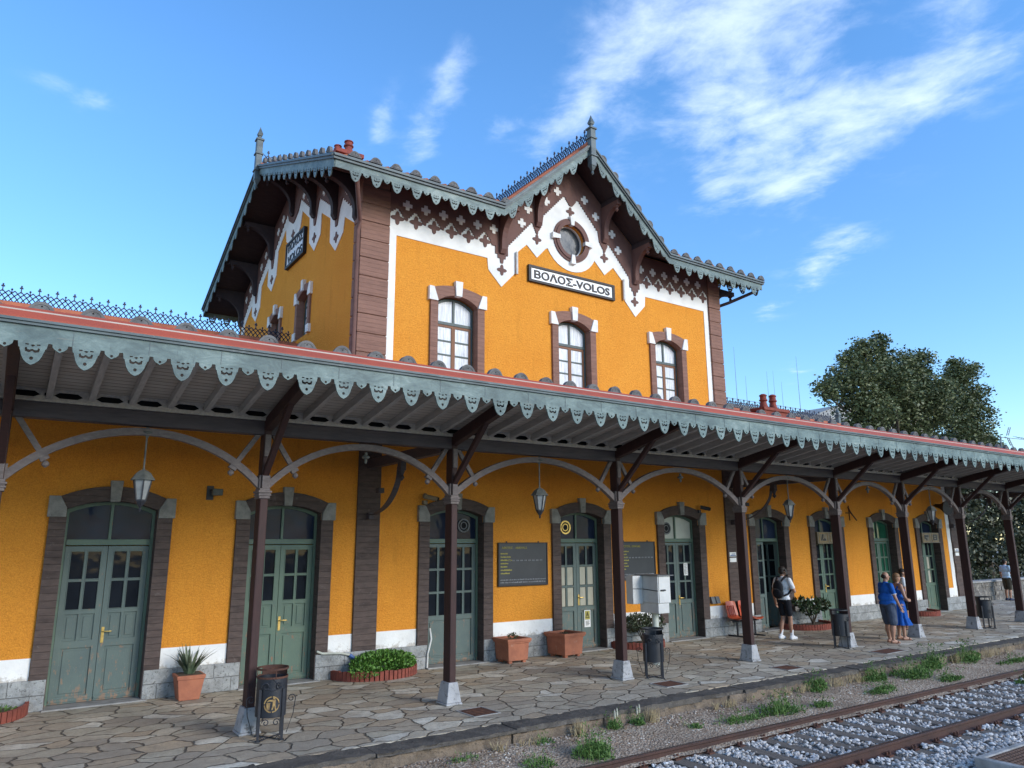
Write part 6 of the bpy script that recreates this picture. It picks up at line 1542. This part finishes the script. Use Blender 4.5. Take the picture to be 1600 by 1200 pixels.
def wm(op,a,b=0.,c=0.):
    n=N.new('ShaderNodeMath'); n.operation=op
    for k,v_ in enumerate((a,b,c)):
        if isinstance(v_,bpy.types.NodeSocket): lk(v_,n.inputs[k])
        else: n.inputs[k].default_value=v_
    return n.outputs[0]
sep=N.new('ShaderNodeSeparateXYZ'); lk(gen,sep.inputs[0])
zz=wm('MAXIMUM',sep.outputs['Z'],.04)
cmb=N.new('ShaderNodeCombineXYZ'); lk(wm('DIVIDE',sep.outputs['X'],zz),cmb.inputs[0]); lk(wm('DIVIDE',sep.outputs['Y'],zz),cmb.inputs[1])
def wnoise(scale,detail,rough,mscale,rot,dist=.0):
    mp=N.new('ShaderNodeMapping'); mp.inputs['Scale'].default_value=mscale; mp.inputs['Rotation'].default_value=(0,0,R(rot)); lk(cmb.outputs[0],mp.inputs['Vector'])
    n=N.new('ShaderNodeTexNoise'); n.inputs['Scale'].default_value=scale; n.inputs['Detail'].default_value=detail; n.inputs['Roughness'].default_value=rough; n.inputs['Distortion'].default_value=dist; lk(mp.outputs[0],n.inputs['Vector']); return n.outputs['Fac']
def dirv(az,el): a,e=R(az),R(el); return (math.sin(a)*math.cos(e),math.cos(a)*math.cos(e),math.sin(e))
def patch(az,el,width,gain,axis=None,sq=1.):
    """soft cloud bank around a compass direction"""
    c=V(dirv(az,el)); n=N.new('ShaderNodeVectorMath'); n.operation='SUBTRACT'; lk(gen,n.inputs[0]); n.inputs[1].default_value=c
    out=n.outputs[0]
    if axis is not None:
        e1=V((math.cos(R(az)),-math.sin(R(az)),0)); e2=c.cross(e1)*-1; t=R(axis); u=e1*math.cos(t)+e2*math.sin(t); q=N.new('ShaderNodeVectorMath'); q.operation='DOT_PRODUCT'; lk(out,q.inputs[0]); q.inputs[1].default_value=u
        d2=N.new('ShaderNodeVectorMath'); d2.operation='DOT_PRODUCT'; lk(out,d2.inputs[0]); lk(out,d2.inputs[1])
        uu=wm('MULTIPLY',q.outputs['Value'],q.outputs['Value']); r2=wm('SUBTRACT',d2.outputs['Value'],wm('MULTIPLY',uu,1-1/sq**2))
    else:
        d2=N.new('ShaderNodeVectorMath'); d2.operation='DOT_PRODUCT'; lk(out,d2.inputs[0]); lk(out,d2.inputs[1]); r2=d2.outputs['Value']
    ex=wm('POWER',2.71828,wm('MULTIPLY',r2,-1/(width*width)))
    return wm('MULTIPLY',ex,gain)
PT=[(56,27.5,.05,.42,60,1.4),(52.5,30.5,.06,.42,50,1.4),(58,29.5,.06,.42,10,1.4),(63,29.0,.05,.40,5,1.6),(53,34.5,.075,.44,40,1.4),(47.5,37.2,.06,.42,30,1.6),(58,36,.06,.38,20,1.5),(58,25.6,.028,.36,10,1.6),(51.2,26.8,.026,.40,65,1.8),(67.5,29.5,.035,.36,10,1.8),(72,34,.07,.46,40,1.5),(42.5,36,.04,.36,60,2.),(41,33,.028,.33,40,2.),(59.2,20.6,.022,.66,15,2.2),(57.4,18.4,.014,.36,40,2.),(54.3,16.8,.014,.32,20,2.),(55.9,12.2,.011,.38,20,1.6),(29,34.5,.024,.56,65,2.2),(23.2,31.5,.017,.48,70,2.2),(33,31.8,.026,.40,20,1.6),(26.5,30.4,.026,.42,60,1.8),(37,30.5,.024,.34,60,1.6),(43,29,.024,.34,60,1.6),(1.8,29.4,.013,.34,5,2.),(-1,29.6,.011,.26,5,2.),(272,24,.50,1.1),(232,22,.45,1.0),(300,30,.30,.9)]  # last three banks are out of view, added to brighten the tower's left wall
acc=None
for p_ in PT:
    o_=patch(*p_); acc=o_ if acc is None else wm('ADD',acc,o_)
n1=wnoise(4.4,10,.60,(1,.9,1),20,.35); n2=wnoise(12,9,.62,(1,.8,1),50,.25)
nz=wm('ADD',wm('MULTIPLY',n1,.72),wm('MULTIPLY',n2,.28))
cov=wm('ADD',wm('MINIMUM',acc,.62),wm('MULTIPLY',wm('SUBTRACT',nz,.5),2.7))
mr=N.new('ShaderNodeMapRange'); mr.interpolation_type='SMOOTHSTEP'; mr.inputs['From Min'].default_value=.10; mr.inputs['From Max'].default_value=1.22; lk(cov,mr.inputs['Value'])
gate=wm('MINIMUM',wm('MULTIPLY',acc,3.2),1.)
cf=wm('MULTIPLY',wm('MULTIPLY',mr.outputs[0],gate),.72)
hs=N.new('ShaderNodeHueSaturation'); hs.inputs['Hue'].default_value=.502; hs.inputs['Saturation'].default_value=1.18; hs.inputs['Value'].default_value=.95; mh=N.new('ShaderNodeMapRange'); mh.inputs['From Max'].default_value=.55; mh.inputs['To Min'].default_value=.74; mh.inputs['To Max'].default_value=1.0; lk(sep.outputs['Z'],mh.inputs['Value'])
vmul=N.new('ShaderNodeVectorMath'); vmul.operation='SCALE'; lk(sky.outputs[0],vmul.inputs[0]); lk(mh.outputs[0],vmul.inputs['Scale']); lk(vmul.outputs[0],hs.inputs['Color'])
mx=N.new('ShaderNodeMix'); mx.data_type='RGBA'; lk(cf,mx.inputs[0]); lk(hs.outputs[0],mx.inputs[6]); mx.inputs[7].default_value=(3.0,3.5,4.3,1)
lk(mx.outputs[2],bg.inputs['Color'])
cam=bpy.data.cameras.new('camera'); cam.sensor_width=36; cam.lens=1144.456/1600*36; cam.clip_end=3000; cam.clip_start=.1
co=bpy.data.objects.new('camera',cam); COL.objects.link(co)
fwd=V((.5495,.8081,.2121)).normalized(); rgt=V((.8276,-.5614,-.0052)); rgt=(rgt-fwd*rgt.dot(fwd)).normalized(); upv=rgt.cross(fwd)
M=Matrix((rgt,upv,-fwd)).transposed().to_4x4(); M.translation=(0,0,2.6); co.matrix_world=M; sc.camera=co
vs_=sc.view_settings; vs_.view_transform='Standard'; vs_.look='None'; vs_.exposure=1.32; vs_.gamma=1
sc.render.engine='CYCLES'; sc.cycles.use_denoising=True; sc.cycles.max_bounces=6; sc.cycles.diffuse_bounces=4; sc.cycles.glossy_bounces=3; sc.cycles.transparent_max_bounces=4; sc.cycles.caustics_reflective=False; sc.cycles.caustics_refractive=False
